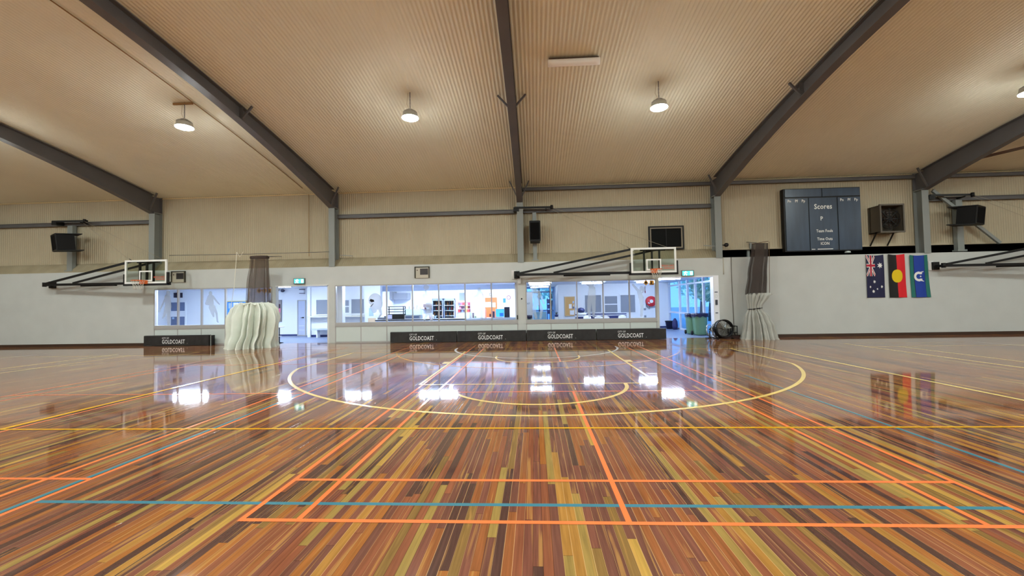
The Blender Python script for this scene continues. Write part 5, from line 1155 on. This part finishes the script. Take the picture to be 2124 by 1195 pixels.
c = P(1154.5, 659, 25.2); t = thing('pot_plant', 'small dark potted plant at the corner behind the right windows', 'plant', (c.x, 25.2, 0)); b = MB(); b.lathe((c.x, 25.2, 0), [(.1, 0), (.11, .75), (.09, .76)], 14); part('stand', b, ALU_W, t); b = MB(); b.lathe((c.x, 25.2, .76), [(.08, 0), (.11, .13), (.09, .14)], 14); part('pot', b, NAVY, t)
b = MB()
for i in range(9): a = 2*PI*i/9; b.add([(c.x, 25.2, .88), (c.x+.07*math.cos(a)-.02*math.sin(a), 25.2+.07*math.sin(a)+.02*math.cos(a), .98+.02*(i % 3)), (c.x+.11*math.cos(a), 25.2+.11*math.sin(a), 1.0+.04*(i % 3)), (c.x+.07*math.cos(a)+.02*math.sin(a), 25.2+.07*math.sin(a)-.02*math.cos(a), .98+.02*(i % 3))], [(0, 1, 2, 3)])
part('leaf_cluster', b, mat('dark_leaf', S(40, 60, 50), .6), t)
# exit lettering panel and door details in the passage
a, e = P(1091, 606, 22.4), P(1105.5, 646.5, 22.4); t = thing('passage_sign', 'tall white panel with the word exit at the left of the right windows', 'sign', ((a.x+e.x)/2, 22.4, 0)); b = MB(); b.box((-.60, 22.4, .0), (e.x, 22.45, a.z)); part('panel', b, WHITE, t); b = MB(); b.text('EXIT', ((P(1095, 630, 22.4)).x, P(1095, 630, 22.4).z), .12, 22.396, .9, .01); part('lettering', b, mat('grey_lettering', S(110, 116, 130), .6), t)
# wheelie bins
BING = mat('bin_green', S(108, 146, 114), .45); LINER = mat('dark_liner', S(34, 30, 62), .3)
def bin_(x, y, w, d, h, rz, label):
    t = thing('wheelie_bin', label, 'bin', (x, y, 0), 'green bins with dark liners'); M = Matrix.Translation((x, y, 0)) @ Matrix.Rotation(rz, 4, 'Z')
    b = MB(); k = .80; rings = [(k, .03), (k+.03, .06), (.97, h-.08), (1.0, h-.03), (1.05, h-.03), (1.05, h)]
    vs = []; nC = 20
    for s, z in rings:
        for i in range(nC):
            a = 2*PI*i/nC; ca, sa = math.cos(a), math.sin(a); q = .5*s/(abs(ca)**5+abs(sa)**5)**.2; vs.append((w*q*ca, d*q*sa, z))
    b.add(vs, [(r*nC+i, r*nC+(i+1) % nC, (r+1)*nC+(i+1) % nC, (r+1)*nC+i) for r in range(len(rings)-1) for i in range(nC)]+[tuple(range(nC))[::-1]], 0, True); part('body', b.xf(M), BING, t)
    b = MB(); vs = []; rr = random.Random(int(x*100))
    for s, z0_ in ((1.0, h+.01), (1.09, h+.03), (1.10, h-.03), (1.07, h-.13)):
        for i in range(nC*2):
            a = PI*i/nC; ca, sa = math.cos(a), math.sin(a); q = .5*s/(abs(ca)**5+abs(sa)**5)**.2; vs.append((w*q*ca*(1+.02*math.sin(i*3)), d*q*sa, z0_+(.03*math.sin(i*1.3) if z0_ < h-.1 else .006*math.sin(i*2))))
    n2 = nC*2; b.add(vs, [(r*n2+i, r*n2+(i+1) % n2, (r+1)*n2+(i+1) % n2, (r+1)*n2+i) for r in range(3) for i in range(n2)], 0, True); b.add(vs[:n2], [tuple(range(n2))]); part('liner', b.xf(M), LINER, t)
    b = MB()
    for sx in (-1, 1): b.lathe((sx*w*.44-.02, 0, 0), [], 4) if False else b.tube([(sx*w*.46-.025, d*.42, .10), (sx*w*.46+.025, d*.42, .10)], .10, 14)
    part('wheel', b.xf(M), BLACK, t)
    b = MB(); b.tube([(-w*.4, d*.52, h-.06), (-w*.4, d*.62, h-.02), (w*.4, d*.62, h-.02), (w*.4, d*.52, h-.06)], .014, 6); part('handle', b.xf(M), BING, t)
xx = PX(1452, 20.1, 680); bin_(xx, 20.1, .60, .56, .98, .05, 'right and nearer of the two green bins in the right opening')
xx = PX(1434, 20.75, 680); bin_(xx, 20.75, .46, .50, .95, -.05, 'left green bin half hidden behind the nearer green bin')
x = PX(1095, 23.0, 660); bin_(-.42, 22.0, .5, .48, .95, 0, 'green bin behind the left end of the right windows')
# small waste basket and dark bag
x = PX(1389, 24.6, 670); t = thing('waste_basket', 'small dark round waste basket against the foyer wall in the right opening', 'basket', (x, 24.6, 0)); b = MB(); b.lathe((x, 24.6, 0), [(.17, 0), (.235, .42), (.25, .43), (.22, .44), (.16, .02)], 22); part('body', b, mat('navy_basket', S(24, 24, 60), .5), t); b = MB(); b.lathe((x, 24.6, .41), [(.255, 0), (.265, .02), (.245, .05)], 22); part('rim', b, BLACK, t)
x = PX(1402.5, 24.0, 668)-.05; b = MB(); b.lathe((x, 24.05, 0), [(.12, 0), (.16, .2), (.14, .45), (.05, .62)], 10); solo('umbrella_stand', b, mat('navy_cloth', S(40, 42, 90), .7), 'dark stand beside the small round waste basket', 'stand')

# ------------------------------------------------------------------ outside, beyond the glass
b = MB(); b.box((8.6, 20.0, -.3), (60, 90, -.02)); b.box((-30, 33.0, -.3), (8.6, 90, -.02)); struct('ground_outside', b, noisy('paving', S(150, 170, 180), S(170, 190, 196), 3, .7))
LEAF = noisy('tree_leaf', S(180, 220, 190), S(210, 236, 206), 3, .7); BARK = mat('bark', S(90, 80, 70), .8)
def tree(x, y, h, r, label, seed):
    t = thing('garden_tree', label, 'tree', (x, y, -.02), 'trees outside the glass doors'); rr = random.Random(seed)
    b = MB(); b.tube([(x, y, -.02), (x+.1, y, h*.3), (x-.05, y+.1, h*.6)], [.14, .10, .06], 8); part('trunk', b, BARK, t)
    b = MB()
    for i in range(700):
        a = rr.uniform(0, 2*PI); u = rr.uniform(-1, 1); q = rr.uniform(.5, 1)**.5*r; s = math.sqrt(1-u*u); c = Vector((x+q*s*math.cos(a), y+q*s*math.sin(a), h*.68+q*u*1.1))
        d1 = Vector((rr.uniform(-1, 1), rr.uniform(-1, 1), rr.uniform(-1, 1))).normalized()*.22; d2 = d1.orthogonal().normalized()*.12
        b.add([c-d1, c+d2, c+d1, c-d2], [(0, 1, 2, 3)])
    part('crown', b, LEAF, t)
tree(10.2, 25.0, 4.2, 1.35, 'leafy tree outside the right glass doors', 1); tree(13.2, 33, 5.5, 2.1, 'tree further back outside the right glass doors', 2); tree(1.4, 38, 6.0, 2.2, 'tree beyond the glass doors at the end of the passage', 3); tree(15.6, 41, 6.5, 2.6, 'tree furthest back outside the glass doors', 4)
# blue slat screen by the passage door
a, e = P(1134, 620, 30), P(1142.5, 652, 30); b = MB()
for k in range(3): b.box((a.x, 30, e.z+(a.z-e.z)*k/3+.03), (e.x, 30.1, e.z+(a.z-e.z)*(k+1)/3-.03))
b.box((a.x, 30.02, 0), (a.x+.05, 30.08, a.z)); b.box((e.x-.05, 30.02, 0), (e.x, 30.08, a.z)); solo('blue_notice_stand', b, mat('mid_blue_board', S(70, 90, 150), .5), 'stand of three blue panels in the passage behind the right windows', 'stand')
a, e = P(1106, 647, 28), P(1134, 664, 28); b = MB(); b.box((a.x, 28, 0), (e.x, 28.5, a.z)); solo('reception_desk', b, mat('pale_cyan_desk', S(170, 216, 232), .4), 'pale cyan desk in the passage behind the right windows', 'desk')
